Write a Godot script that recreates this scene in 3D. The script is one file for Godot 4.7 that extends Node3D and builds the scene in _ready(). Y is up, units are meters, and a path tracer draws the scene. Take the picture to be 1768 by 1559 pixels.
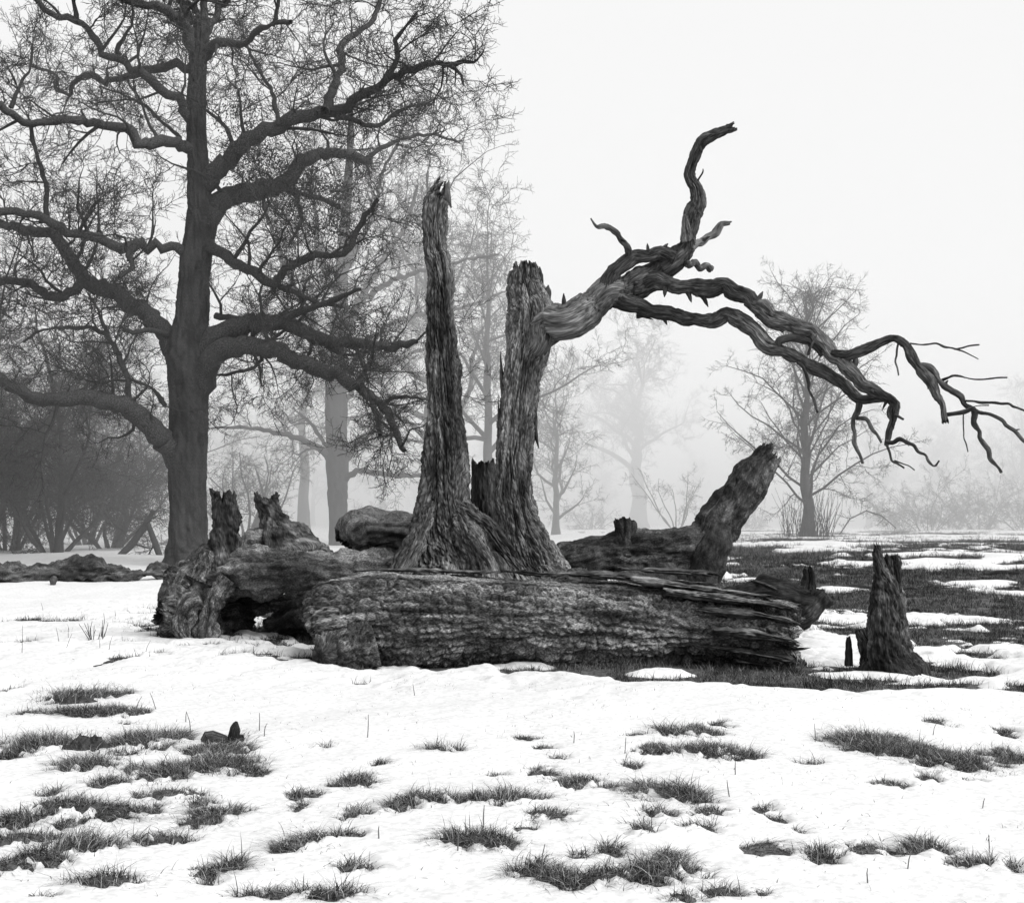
extends Node3D
# A snowy meadow in fog: a dead hollow oak and its fallen logs, a living oak and bare trees behind. All lengths in metres.

const F := 2429.0          # focal length in photograph pixels
const EYE := 1.6           # height of the lens
const TILT := 0.04957      # upward tilt of the lens
var rng := RandomNumberGenerator.new()
var taken := {}
var mat := {}
var n_low := FastNoiseLite.new()
var n_mid := FastNoiseLite.new()
var n_cell := FastNoiseLite.new()
var n_fine := FastNoiseLite.new()
var n_w := FastNoiseLite.new()      # one cycle per unit, for timber
var n_tone := FastNoiseLite.new()   # one value per bark plate

# ------------------------------------------------------------------ helpers
class Geo:
	var v := PackedVector3Array()
	var n := PackedVector3Array()
	var uv := PackedVector2Array()
	var c := PackedColorArray()
	var i := PackedInt32Array()
	func mesh() -> ArrayMesh:
		var a := []
		a.resize(Mesh.ARRAY_MAX)
		a[Mesh.ARRAY_VERTEX] = v
		if n.size() == v.size():
			a[Mesh.ARRAY_NORMAL] = n
		if uv.size() == v.size():
			a[Mesh.ARRAY_TEX_UV] = uv
		if c.size() == v.size():
			a[Mesh.ARRAY_COLOR] = c
		a[Mesh.ARRAY_INDEX] = i
		var m := ArrayMesh.new()
		m.add_surface_from_arrays(Mesh.PRIMITIVE_TRIANGLES, a)
		return m

func numbered(called: String) -> String:
	var k: int = taken.get(called, 0)
	taken[called] = k + 1
	return called if k == 0 else "%s_%03d" % [called, k]

func thing(called: String, label: String, category: String, at := Vector3.ZERO, group := "") -> Node3D:
	var o := Node3D.new()
	o.name = numbered(called)
	add_child(o)
	o.position = at
	tag(o, label, category, group)
	return o

func tag(o: Node, label: String, category: String, group := "", kind := "") -> void:
	if label: o.set_meta("label", label)
	if category: o.set_meta("category", category)
	if group: o.set_meta("group", group)
	if kind: o.set_meta("kind", kind)

func part(g: Geo, called: String, m: Material, parent: Node3D) -> MeshInstance3D:
	# geometry is made in world places; a part is shifted into its thing's own axes
	var off := Vector3.ZERO
	var p: Node = parent
	while p != self:
		off += (p as Node3D).position
		p = p.get_parent()
	if off != Vector3.ZERO:
		for k in g.v.size():
			g.v[k] -= off
	var o := MeshInstance3D.new()
	o.name = called
	o.mesh = g.mesh()
	o.material_override = m
	parent.add_child(o, true)
	return o

func place(px: float, py: float, d: float) -> Vector3:
	var v := Vector3((px - 884.0) / F, (779.5 - py) / F, -1.0).rotated(Vector3.RIGHT, TILT)
	return Vector3(0, EYE, 0) + v * (d / -v.z)

func route(p: Array, d0: float, d1: float) -> PackedVector3Array:
	var out := PackedVector3Array()
	var n := p.size() / 2
	for k in n:
		out.append(place(p[2 * k], p[2 * k + 1], lerpf(d0, d1, float(k) / maxf(1.0, n - 1.0))))
	return out

func grey(v: float) -> Color:
	return Color(v, v, v)

func noise_tex(seed_: int, freq: float, kind: int, oct: int, lo: float, hi: float, size := 512, ridged := false, at0 := 0.0, at1 := 1.0) -> NoiseTexture2D:
	var n := FastNoiseLite.new()
	n.seed = seed_
	n.frequency = freq
	n.noise_type = kind
	n.fractal_octaves = oct
	n.fractal_type = FastNoiseLite.FRACTAL_RIDGED if ridged else FastNoiseLite.FRACTAL_FBM
	if kind == FastNoiseLite.TYPE_CELLULAR:
		n.cellular_return_type = FastNoiseLite.RETURN_DISTANCE2_SUB
		n.cellular_jitter = 0.95
	var t := NoiseTexture2D.new()
	t.width = size
	t.height = size
	t.seamless = true
	t.noise = n
	var g := Gradient.new()
	g.set_color(0, grey(lo).linear_to_srgb())
	g.set_color(1, grey(hi).linear_to_srgb())
	g.set_offset(0, at0)
	g.set_offset(1, at1)
	t.color_ramp = g
	return t

# value noise that wraps round at the picture's edges
func wrapped_noise(size: int, cells: int, oct: int, seed_: int, lo: float, hi: float, at0 := 0.0, at1 := 1.0) -> ImageTexture:
	var r := RandomNumberGenerator.new()
	r.seed = seed_
	var sum := PackedFloat32Array()
	sum.resize(size * size)
	var amp := 0.5
	for k in oct:
		var n := mini(cells << k, size)
		var lat := PackedFloat32Array()
		for q in n * n:
			lat.append(r.randf())
		for y in size:
			var fy := float(y) * n / size
			var y0 := int(fy)
			var ty := smoothstep(0.0, 1.0, fy - y0)
			var ra := y0 % n * n
			var rb := (y0 + 1) % n * n
			for x in size:
				var fx := float(x) * n / size
				var x0 := int(fx)
				var tx := smoothstep(0.0, 1.0, fx - x0)
				var xa := x0 % n
				var xb := (x0 + 1) % n
				sum[y * size + x] += amp * lerpf(lerpf(lat[ra + xa], lat[ra + xb], tx), lerpf(lat[rb + xa], lat[rb + xb], tx), ty)
		amp *= 0.6
	var im := Image.create_empty(size, size, false, Image.FORMAT_RGB8)
	var top := 0.5 * (1.0 - pow(0.6, oct)) / 0.4
	for y in size:
		for x in size:
			var v := lerpf(lo, hi, clampf((sum[y * size + x] / top - at0) / (at1 - at0), 0.0, 1.0))
			im.set_pixel(x, y, grey(v).linear_to_srgb())
	return ImageTexture.create_from_image(im)

func surface(base: float, tex: Texture2D, bump: Texture2D, depth: float, scale: Vector3, tri := false, rough := 0.9) -> StandardMaterial3D:
	var m := StandardMaterial3D.new()
	m.albedo_color = grey(base).linear_to_srgb()
	m.albedo_texture = tex
	m.roughness = rough
	m.metallic_specular = 0.25
	m.uv1_scale = scale
	m.uv1_triplanar = tri
	m.uv1_world_triplanar = tri
	m.vertex_color_use_as_albedo = true
	if bump:
		m.heightmap_enabled = true
		m.heightmap_texture = bump
		m.heightmap_scale = depth
	return m

# a tapered stick: few sides, for branches and twigs
func stick(g: Geo, pts: PackedVector3Array, r0: float, r1: float, sides: int, tip := true, power := 1.0) -> void:
	var n := pts.size()
	if n < 2:
		return
	var t := (pts[1] - pts[0]).normalized()
	var side := t.cross(Vector3(0.31, 0.2, 0.93)).normalized()
	var first := g.v.size()
	var run := 0.0
	for k in n:
		if k > 0:
			run += pts[k].distance_to(pts[k - 1])
		var t2 := (pts[mini(k + 1, n - 1)] - pts[maxi(k - 1, 0)]).normalized()
		side = (side - t2 * side.dot(t2)).normalized()
		var up := t2.cross(side)
		var r := lerpf(r0, r1, pow(float(k) / (n - 1), power))
		for j in sides:
			var a := TAU * j / sides
			var o := side * cos(a) + up * sin(a)
			g.v.append(pts[k] + o * r)
			g.n.append(o)
			g.uv.append(Vector2(float(j) / sides, run))
	for k in n - 1:
		for j in sides:
			var a := first + k * sides + j
			var b := first + k * sides + (j + 1) % sides
			g.i.append_array(PackedInt32Array([a, a + sides, b, b, a + sides, b + sides]))

func curve(pts: PackedVector3Array, rad: PackedFloat32Array, step: float) -> Array:
	var op := PackedVector3Array()
	var orr := PackedFloat32Array()
	var n := pts.size()
	for k in n - 1:
		var a := pts[maxi(k - 1, 0)]
		var b := pts[k]
		var c := pts[k + 1]
		var d := pts[mini(k + 2, n - 1)]
		var m := maxi(1, int(ceil(b.distance_to(c) / step)))
		for q in m:
			var t := float(q) / m
			op.append(b.cubic_interpolate(c, a, d, t))
			orr.append(lerpf(rad[k], rad[k + 1], smoothstep(0.0, 1.0, t)))
	op.append(pts[n - 1])
	orr.append(rad[n - 1])
	return [op, orr]

# weathered timber: a displaced tube. Fissures run along it, plates break it up, layers peel off it, and an end may be torn.
# o: step, sides, ridge, plate, layer, ecc, bump, tear0, tear1, tone, vary, squash
func timber(g: Geo, pts0: PackedVector3Array, rad0: PackedFloat32Array, o := {}) -> void:
	var step: float = o.get("step", 0.03)
	var path := curve(pts0, rad0, step)
	var pts: PackedVector3Array = path[0]
	var rad: PackedFloat32Array = path[1]
	var n := pts.size()
	var kink: float = o.get("kink", 0.0)
	if kink > 0.0:
		for k in range(1, n - 1):
			var p := pts[k] * 5.0
			var w := minf(1.0, minf(k, n - 1 - k) * 0.2)
			pts[k] += Vector3(n_w.get_noise_3d(p.x, p.y, p.z), n_w.get_noise_3d(p.x + 40.0, p.y, p.z), n_w.get_noise_3d(p.x, p.y + 40.0, p.z)) * kink * w
	var sides: int = o.get("sides", 64)
	var ridge: float = o.get("ridge", 0.02)
	var ridge_k: float = o.get("ridge_k", 14.0)
	var plate: float = o.get("plate", 0.0)
	var plate_k: float = o.get("plate_k", 11.0)
	var layer: float = o.get("layer", 0.0)
	var ecc: float = o.get("ecc", 0.12)
	var lump: float = o.get("lump", 0.0)
	var tear0: float = o.get("tear0", 0.0)
	var tear1: float = o.get("tear1", 0.0)
	var tone: float = o.get("tone", 0.6)
	var vary: float = o.get("vary", 0.35)
	var twist: float = o.get("twist", 0.0)
	var squash: float = o.get("squash", 1.0)
	var flat: float = o.get("flat", 1.0)
	var layer_end: float = o.get("layer_end", 1.0)
	var hollow: float = o.get("hollow", 0.5)
	var sd: float = fmod(o.get("seed", 0.0) * 7.31, 90.0)
	var cen := PackedVector3Array()
	var sx := PackedVector3Array()
	var sy := PackedVector3Array()
	var run := PackedFloat32Array()
	var t0 := (pts[1] - pts[0]).normalized()
	var s := t0.cross(Vector3(0, 0, 1) if absf(t0.z) < 0.8 else Vector3(0, 1, 0)).normalized()
	var acc := 0.0
	for k in n:
		if k > 0:
			acc += pts[k].distance_to(pts[k - 1])
		run.append(acc)
		var t := (pts[mini(k + 1, n - 1)] - pts[maxi(k - 1, 0)]).normalized()
		s = (s - t * s.dot(t)).normalized()
		sx.append(s)
		sy.append(t.cross(s))
	var total := acc
	var rows := n + 3 + (3 if tear0 > 0.0 else 1)
	var lead := 3 if tear0 > 0.0 else 1
	var first := g.v.size()
	var around := sides + 1
	var turns := maxf(1.0, roundf(TAU * rad[n / 2] / 0.45))
	for kk in rows:
		var k := clampi(kk - lead, 0, n - 1)
		var inner := 0
		if kk < lead:
			inner = -(lead - kk)
		elif kk - lead >= n:
			inner = kk - lead - n + 1
		for j in around:
			var a := TAU * (j % sides) / sides
			var ca := cos(a)
			var sa := sin(a)
			var at := run[k]
			if tear1 > 0.0 and at > total - tear1:
				var e := 0.55 + 0.75 * n_w.get_noise_3d(ca * 0.6 + sd, sa * 0.6, 5.0) + 0.4 * n_w.get_noise_3d(ca * 2.2, sa * 2.2 + sd, 1.0) + 0.4 * n_w.get_noise_3d(ca * 6.0, sa * 6.0 + sd, 1.0)
				e = clampf(e, 0.06, 1.0)
				at = total - tear1 + (at - total + tear1) * e
				if inner > 0:
					at = lerpf(at, total - tear1 * (0.6 + hollow * inner), minf(1.0, 0.35 * inner))
			if tear0 > 0.0 and at < tear0:
				var e0 := 0.5 + 0.75 * n_w.get_noise_3d(ca * 1.2 - sd, sa * 1.2, 45.0) + 0.5 * n_w.get_noise_3d(ca * 4.5, sa * 4.5 - sd, 31.0)
				e0 = clampf(e0, 0.06, 1.0)
				at = tear0 - (tear0 - at) * e0
				if inner < 0:
					at = lerpf(at, tear0 * (0.6 - hollow * inner), minf(1.0, -0.35 * inner))
			var f := clampf(at / maxf(step, total / (n - 1)), 0.0, n - 1.001)
			var k0 := int(f)
			while k0 > 0 and run[k0] > at:
				k0 -= 1
			while k0 < n - 2 and run[k0 + 1] < at:
				k0 += 1
			var w := clampf((at - run[k0]) / maxf(1e-6, run[k0 + 1] - run[k0]), 0.0, 1.0)
			var c := pts[k0].lerp(pts[k0 + 1], w)
			var r := lerpf(rad[k0], rad[k0 + 1], w)
			var ux := sx[k0].lerp(sx[k0 + 1], w)
			var uy := sy[k0].lerp(sy[k0 + 1], w)
			var aw := a + at * twist
			var cx := cos(aw)
			var cy := sin(aw)
			var qx := cx * r + sd
			var qy := cy * r - sd
			var rr := r * (1.0 + ecc * 1.5 * n_w.get_noise_3d(cx * 0.8 + sd, cy * 0.8, at * 0.7) + ecc * 0.7 * n_w.get_noise_3d(cx * 2.0 + sd, cy * 2.0, at * 1.3))
			if ridge > 0.0:
				var q := n_w.get_noise_3d(qx * ridge_k * 0.62, qy * ridge_k * 0.62, at * ridge_k * 0.035)
				rr += ridge * (minf(absf(q) * 7.0, 1.0) - 0.85)
				var q2 := n_w.get_noise_3d(qx * ridge_k * 1.5, qy * ridge_k * 1.5, at * ridge_k * 0.11 + 9.0)
				rr += ridge * 0.6 * (minf(absf(q2) * 6.0, 1.0) - 0.8)
				rr += ridge * 0.3 * n_w.get_noise_3d(qx * ridge_k * 2.6, qy * ridge_k * 2.6, at * ridge_k * 1.6)
			var tint := 0.0
			if plate > 0.0:
				var wx := 0.25 * n_w.get_noise_3d(qx * 6.0, qy * 6.0, at * 6.0)
				var pc := n_cell.get_noise_3d(qx * plate_k + wx, qy * plate_k - wx, at * plate_k * 0.6 + wx)
				rr += plate * (minf((pc + 1.0) * 6.0, 1.0) - 0.85)
				rr += plate * 0.4 * n_w.get_noise_3d(qx * 20.0, qy * 20.0, at * 14.0)
				tint = 0.75 * n_tone.get_noise_3d(qx * plate_k + wx, qy * plate_k - wx, at * plate_k * 0.6 + wx)
			if layer > 0.0:
				var lw: float = layer * lerpf(1.0, layer_end, smoothstep(0.45, 0.8, at / total))
				var l := n_w.get_noise_3d(qx * 3.2, qy * 3.2 + 7.0, at * 0.5) * 2.6 + 2.0
				var fl := floorf(l)
				rr += lw * (fl + smoothstep(0.4, 0.6, l - fl) - 2.0)
				var l2 := n_w.get_noise_3d(qx * 9.0, qy * 9.0 + 70.0, at * 0.9) * 2.6 + 2.0
				fl = floorf(l2)
				rr += lw * 0.35 * (fl + smoothstep(0.4, 0.6, l2 - fl) - 2.0)
			if lump > 0.0:
				rr += lump * (n_w.get_noise_3d(qx * 1.6, qy * 1.6, at * 1.3) + 0.5 * n_w.get_noise_3d(qx * 5.0, qy * 5.0, at * 4.0))
			if inner != 0:
				var sh: float = [1.0, 0.78, 0.45, 0.0][absi(inner)] if (inner > 0 or lead == 3) else 0.0
				rr = maxf(0.0, rr * sh)
			rr = maxf(rr, 0.001)
			var off := ux * ca * rr + uy * sa * rr * squash
			if flat < 1.0 and off.y > flat * r:
				off.y = flat * r + (off.y - flat * r) * 0.3
			g.v.append(c + off)
			g.uv.append(Vector2(turns * j / sides, at / 0.9))
			var col := tone * exp(vary * (2.4 * n_w.get_noise_3d(qx * 1.3 + 11.0, qy * 1.3, at * 0.8) + 1.9 * n_w.get_noise_3d(qx * 7.0, qy * 7.0 + 5.0, at * 1.1) + 1.9 * n_w.get_noise_3d(qx * 26.0, qy * 26.0 + 5.0, at * 9.0) + tint))
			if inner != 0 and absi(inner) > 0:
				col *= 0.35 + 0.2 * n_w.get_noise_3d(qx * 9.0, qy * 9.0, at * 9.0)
			col = clampf(col, 0.04, 1.0)
			g.c.append(Color(col, col, col))
	for kk in rows:
		for j in around:
			var jm := (j - 1 + sides) % sides
			var jp := (j + 1) % sides
			var du := g.v[first + kk * around + jp] - g.v[first + kk * around + jm]
			var dv := g.v[first + mini(kk + 1, rows - 1) * around + (j % sides)] - g.v[first + maxi(kk - 1, 0) * around + (j % sides)]
			var nn := du.cross(dv)
			g.n.append(nn.normalized() if nn.length_squared() > 1e-14 else (sx[clampi(kk, 0, n - 1)]))
	for kk in rows - 1:
		for j in sides:
			var a := first + kk * around + j
			g.i.append_array(PackedInt32Array([a, a + around, a + 1, a + 1, a + around, a + around + 1]))

# timber given by its left and right outline: rows of [y, left, right] in photograph pixels at depth d, listed from the foot up
func outline(rows: Array, d: float) -> Array:
	var p := PackedVector3Array()
	var r := PackedFloat32Array()
	for q in rows:
		p.append(place((q[1] + q[2]) * 0.5, q[0], d))
		r.append((q[2] - q[1]) * 0.5 * d / F)
	return [p, r]

# timber given by a line of [x, y, width] in pixels
func limb_line(rows: Array, d0: float, d1: float) -> Array:
	var p := PackedVector3Array()
	var r := PackedFloat32Array()
	for k in rows.size():
		var q: Array = rows[k]
		var d := lerpf(d0, d1, float(k) / maxf(1.0, rows.size() - 1.0))
		p.append(place(q[0], q[1], d))
		r.append(q[2] * 0.5 * d / F)
	return [p, r]

# crooks a line of timber: short straight pieces set at slight angles
func gnarl(l: Array, piece: float, amp: float) -> Array:
	var p := PackedVector3Array()
	var r := PackedFloat32Array()
	var n: int = l[0].size()
	for k in n - 1:
		var a: Vector3 = l[0][k]
		var b: Vector3 = l[0][k + 1]
		var m := maxi(1, int(round(a.distance_to(b) / piece)))
		for q in m:
			var t := float(q) / m
			var rad := lerpf(l[1][k], l[1][k + 1], t)
			var w := amp * (rad + 0.006) * (0.0 if k == 0 and q == 0 else 1.0)
			p.append(a.lerp(b, t) + Vector3(rng.randfn(0, w), rng.randfn(0, w), rng.randfn(0, w)))
			r.append(rad * (1.0 + 0.16 * rng.randfn(0, 0.7)))
	p.append(l[0][n - 1])
	r.append(l[1][n - 1])
	return [p, r]

# snapped stubs and spurs along a branch
func spurs(g: Geo, l: Array, every: float) -> void:
	var n: int = l[0].size()
	for k in range(1, n - 1):
		var seg: float = l[0][k].distance_to(l[0][k + 1])
		if rng.randf() > seg / every:
			continue
		var along: Vector3 = (l[0][k + 1] - l[0][k]).normalized()
		var out := Vector3(rng.randfn(0, 1), rng.randfn(0, 1), rng.randfn(0, 0.5))
		out = (out - along * out.dot(along)).normalized()
		var r: float = l[1][k]
		var br := clampf(r * rng.randf_range(0.25, 0.5), 0.004, 0.03)
		var a: Vector3 = l[0][k] + out * r * 0.3
		var tip := a + (out + along * rng.randf_range(-0.2, 0.7)) * (r + rng.randf_range(0.02, 0.09))
		timber(g, PackedVector3Array([a, a.lerp(tip, 0.6) + Vector3(0, 0.004, 0), tip]), PackedFloat32Array([br * 1.7, br * 0.85, br * 0.2]), {"sides": 8, "step": 0.02, "ridge": 0.002, "ecc": 0.2, "tone": 0.3, "seed": rng.randf() * 50.0})

# ------------------------------------------------------------------ ground
func ground_y(x: float, z: float) -> float:
	var d := -z
	var rise := smoothstep(17.0, 46.0, d)
	var y := rise * lerpf(0.44, 0.94, smoothstep(-7.0, 9.0, x))
	y = lerpf(y, 0.8, smoothstep(75.0, 150.0, d))
	y += 0.07 * n_low.get_noise_2d(x * 6.0, z * 6.0) + 0.022 * n_mid.get_noise_2d(x * 12.0, z * 12.0)
	y += 0.14 * exp(-((x + 1.0) * (x + 1.0) / 34.0 + (z + 18.3) * (z + 18.3) / 5.0))
	return y

func on_ground(px: float, py: float) -> Vector3:
	var v := Vector3((px - 884.0) / F, (779.5 - py) / F, -1.0).rotated(Vector3.RIGHT, TILT)
	v /= -v.z
	var d := 12.0
	for k in 14:
		d = clampf(lerpf(d, (EYE - ground_y(v.x * d, -d)) / maxf(-v.y, 0.004), 0.8), 2.0, 300.0)
	return Vector3(v.x * d, ground_y(v.x * d, -d), -d)

# grass patches in the foreground snow: x, y, half width, half height in photograph pixels
const TUFTS := [8,1195,15,6, 135,1207,46,11, 190,1206,26,6, 45,1234,18,5, 140,1233,50,4, 195,1229,30,8, 240,1231,15,6, 215,1250,14,3,
	60,1291,60,16, 240,1286,50,15, 285,1276,26,8, 395,1296,30,17, 335,1298,25,8, 5,1311,25,12, 150,1326,40,12, 225,1329,12,7, 280,1341,45,14, 350,1331,40,12, 410,1329,36,12, 446,1338,14,5, 175,1353,22,8, 86,1370,14,6,
	240,1378,14,6, 300,1375,40,7, 350,1388,26,7, 145,1403,90,15, 245,1403,25,9, 25,1422,42,9, 112,1430,26,6, 355,1416,36,14, 400,1406,20,6,
	30,1455,50,8, 140,1469,62,16, 45,1498,52,19, 280,1458,40,7, 350,1512,32,8, 402,1500,26,11, 182,1530,55,11, 360,1531,15,4, 80,1552,22,5, 424,1550,25,4,
	510,1372,12,7, 536,1372,14,6, 520,1395,10,7, 530,1461,46,13, 600,1445,25,6, 610,1500,30,11, 610,1408,18,12, 490,1550,40,9, 570,1552,46,9,
	655,1320,16,5, 620,1352,30,9, 590,1357,16,5, 690,1396,25,9, 740,1385,45,10, 818,1384,28,7, 880,1382,40,10, 860,1342,18,6, 936,1336,22,12, 986,1355,40,12, 1050,1362,13,6, 820,1456,56,13, 872,1462,20,8, 910,1433,17,5, 946,1408,30,9, 965,1309,11,4,
	918,1506,35,12, 962,1521,30,14, 1032,1526,50,13, 1136,1511,52,17, 1150,1482,26,8, 1096,1270,15,4, 1160,1267,28,7, 1215,1265,25,9, 1242,1250,16,6, 1132,1299,42,9, 1222,1302,46,11, 1296,1309,20,6, 1090,1324,14,7,
	1108,1366,30,11, 1152,1376,46,13, 1200,1386,25,8, 1132,1408,30,8, 1212,1432,28,9, 1226,1406,26,7, 1106,1436,26,8, 1056,1470,18,8, 1000,1480,10,4,
	1500,1291,50,18, 1562,1302,62,22, 1625,1322,50,18, 1682,1322,36,15, 1740,1311,42,14, 1536,1357,26,6, 1602,1345,22,8, 1402,1322,16,4, 1622,1250,22,5, 1736,1266,20,6, 1322,1400,14,9, 1342,1415,10,5, 1376,1437,8,4,
	1322,1469,28,11, 1412,1478,26,12, 1492,1474,36,10, 1592,1469,42,12, 1702,1498,42,9, 1748,1502,20,9, 1252,1545,25,8, 1316,1545,12,4, 1180,1555,32,6,
	560,1290,10,3, 900,1275,26,4, 760,1295,30,4, 940,1292,14,4]
# bare ground round the timber and in the meadow beyond: x, y, half width, half height; a positive fifth number bares, a negative one covers with snow again
const BARE := [640,1128,110,16,1, 800,1136,160,16,1, 960,1142,140,18,1, 1100,1148,120,22,1, 1230,1158,130,26,1, 1360,1170,110,26,1, 1190,1182,60,11,1, 1290,1184,80,14,1, 1400,1184,110,16,1, 1500,1190,110,11,1, 1600,1188,100,11,1, 1700,1191,100,11,1, 1780,1188,60,9,1,
	330,1087,130,9,1, 470,1090,110,11,1, 420,1060,160,22,1, 560,1105,60,14,1, 250,1092,60,5,1, 850,1060,420,50,1, 1180,1060,240,50,1,
	60,1076,70,4,1, 110,1078,40,4,1, 190,1146,34,7,1, 30,1115,40,3,1,
	1500,1165,60,13,1, 1560,1160,70,14,1, 1650,1160,60,12,1, 1690,1135,40,10,1, 1480,1095,130,13,1, 1640,1095,90,16,1, 1600,1105,60,12,1, 1740,1090,50,12,1, 1500,1035,170,22,1, 1640,1035,150,24,1, 1740,1050,90,22,1, 1420,1010,120,14,1, 1620,1000,120,10,1, 1740,1000,80,10,1, 1340,985,70,7,1, 1500,970,120,5,1, 1680,965,130,5,1, 1330,952,80,3,1, 1560,948,90,2,1,
	1420,1128,64,15,-1, 1520,1171,110,4.5,-1, 1440,1110,50,10,-1, 1450,1069,70,6,-1, 1640,1070,80,5,-1, 1700,1150,60,7,-1, 1720,1186,25,4,-1, 1150,1166,60,4,-1, 1240,1190,35,4,-1, 1600,1070,60,4,-1, 1440,1012,50,2.5,-1, 1690,1010,70,3,-1,
	740,1146,40,2,-1, 900,1153,60,3,-1, 1040,1141,60,3,-1]
var gx := PackedFloat32Array()
var gd := PackedFloat32Array()
var snow := PackedFloat32Array()   # thickness on the grid
var hump := PackedFloat32Array()   # hummocks of turf that the grass tufts stand on

func spread(bands: Array) -> PackedFloat32Array:
	var out := PackedFloat32Array()
	var at: float = bands[0][0]
	for b in bands:
		var n: int = b[2]
		var q: float = b[3]
		var sum := 0.0
		for k in n: sum += pow(q, k)
		var s: float = (b[1] - at) / sum
		for k in n:
			out.append(at)
			at += s * pow(q, k)
	out.append(at)
	return out

func lay_snow() -> void:
	var half := spread([[0.0, 3.2, 120, 1.0], [3.2, 7.5, 110, 1.0], [7.5, 20.0, 60, 1.04], [20.0, 420.0, 36, 1.1]])
	for k in range(half.size() - 1, 0, -1):
		gx.append(-half[k])
	gx.append_array(half)
	gd = spread([[-60.0, 3.0, 16, 0.8], [3.0, 5.0, 20, 1.0], [5.0, 9.5, 150, 1.0], [9.5, 20.0, 200, 1.0], [20.0, 60.0, 130, 1.018], [60.0, 500.0, 50, 1.06]])
	var nx := gx.size()
	var nd := gd.size()
	snow.resize(nx * nd)
	hump.resize(nx * nd)
	for r in nd:
		var d := gd[r]
		for c in nx:
			var x := gx[c]
			var t := lerpf(0.03, 0.075, smoothstep(11.0, 14.0, d)) + lerpf(0.012, 0.05, smoothstep(10.0, 14.0, d)) * n_mid.get_noise_2d(x * 5.0, d * 5.0) + 0.012 * n_mid.get_noise_2d(x * 22.0 + 90.0, d * 22.0) + 0.006 * n_fine.get_noise_2d(x * 40.0, d * 40.0)
			if d > 16.0 and d < 140.0:
				# the meadow beyond, thawed in streaks
				var streak := n_mid.get_noise_2d(x * 3.2 + 400.0, d * 9.0) * 1.5 + 0.6 * n_fine.get_noise_2d(x * 3.0, d * 7.0)
				var amount := smoothstep(1.5, 6.0, x - 0.02 * d) * smoothstep(17.0, 20.0, d) * (1.0 - 0.75 * smoothstep(30.0, 60.0, d)) + 0.22 * smoothstep(24.0, 40.0, d)
				streak += 0.5 * n_fine.get_noise_2d(x * 9.0 + 50.0, d * 22.0)
				t -= 0.3 * maxf(0.0, amount * 0.5 + streak * 0.9 * minf(1.0, amount * 1.6) - 0.26)
			snow[r * nx + c] = t
	for k in BARE.size() / 5:
		patch(BARE[5 * k], BARE[5 * k + 1], BARE[5 * k + 2], BARE[5 * k + 3], BARE[5 * k + 4])
	for k in TUFTS.size() / 4:
		patch(TUFTS[4 * k], TUFTS[4 * k + 1] + 3, TUFTS[4 * k + 2], TUFTS[4 * k + 3] * 0.9, 1.0, clampf(TUFTS[4 * k + 2] * 0.0011, 0.012, 0.055))

func patch(px: float, py: float, hw: float, hh: float, sign_: float, rise := 0.0) -> void:
	var p := on_ground(px, py)
	var d := -p.z
	var rx := hw * d / F
	var rz := hh * d * d / (F * maxf(0.5, EYE - p.y))
	var nx := gx.size()
	var m := 2.7 if rise > 0.0 else 2.1
	var r0 := gd.bsearch(d - rz * m)
	var r1 := gd.bsearch(d + rz * m)
	var c0 := gx.bsearch(p.x - rx * m)
	var c1 := gx.bsearch(p.x + rx * m)
	var soft := minf(rx, rz)
	for r in range(r0, mini(r1, gd.size())):
		for c in range(c0, mini(c1, nx)):
			var u := (gx[c] - p.x) / rx
			var w := (gd[r] - d) / rz
			var far := sqrt(u * u + w * w)
			if rise > 0.0:
				u += 0.8 * n_mid.get_noise_2d(gx[c] * 60.0 + 31.0, gd[r] * 60.0)
				w += 0.8 * n_mid.get_noise_2d(gx[c] * 60.0, gd[r] * 60.0 + 57.0)
			var q := sqrt(u * u + w * w)
			if rise > 0.0:
				q += 0.7 * n_mid.get_noise_2d(gx[c] * 90.0, gd[r] * 70.0) + 0.75 * n_fine.get_noise_2d(gx[c] * 70.0, gd[r] * 55.0)
			else:
				var rag := smoothstep(14.0, 17.0, gd[r])
				q += 0.5 * n_mid.get_noise_2d(gx[c] * 24.0, gd[r] * 20.0) + 0.16 * n_fine.get_noise_2d(gx[c] * 22.0, gd[r] * 18.0)
				q += rag * (0.7 * n_mid.get_noise_2d(gx[c] * 14.0 + 70.0, gd[r] * 44.0) + 0.6 * n_fine.get_noise_2d(gx[c] * 12.0, gd[r] * 30.0))
			q = maxf(q, far - 1.0)
			var at := r * nx + c
			if rise > 0.0:
				hump[at] = maxf(hump[at], rise * (1.0 - smoothstep(0.1, 1.5, sqrt(u * u + w * w))))
			if sign_ > 0.0:
				snow[at] = minf(snow[at], (q - 1.0) * clampf(soft * 0.7, 0.02, 0.16) + 0.004)
			else:
				snow[at] = maxf(snow[at], minf(0.06, (1.0 - q) * clampf(soft * 0.8, 0.03, 0.12)))

func snow_at(x: float, d: float, snow := snow) -> float:
	var c := clampi(gx.bsearch(x) - 1, 0, gx.size() - 2)
	var r := clampi(gd.bsearch(d) - 1, 0, gd.size() - 2)
	var u := (x - gx[c]) / (gx[c + 1] - gx[c])
	var w := (d - gd[r]) / (gd[r + 1] - gd[r])
	var nx := gx.size()
	return lerpf(lerpf(snow[r * nx + c], snow[r * nx + c + 1], u), lerpf(snow[(r + 1) * nx + c], snow[(r + 1) * nx + c + 1], u), w)

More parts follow.
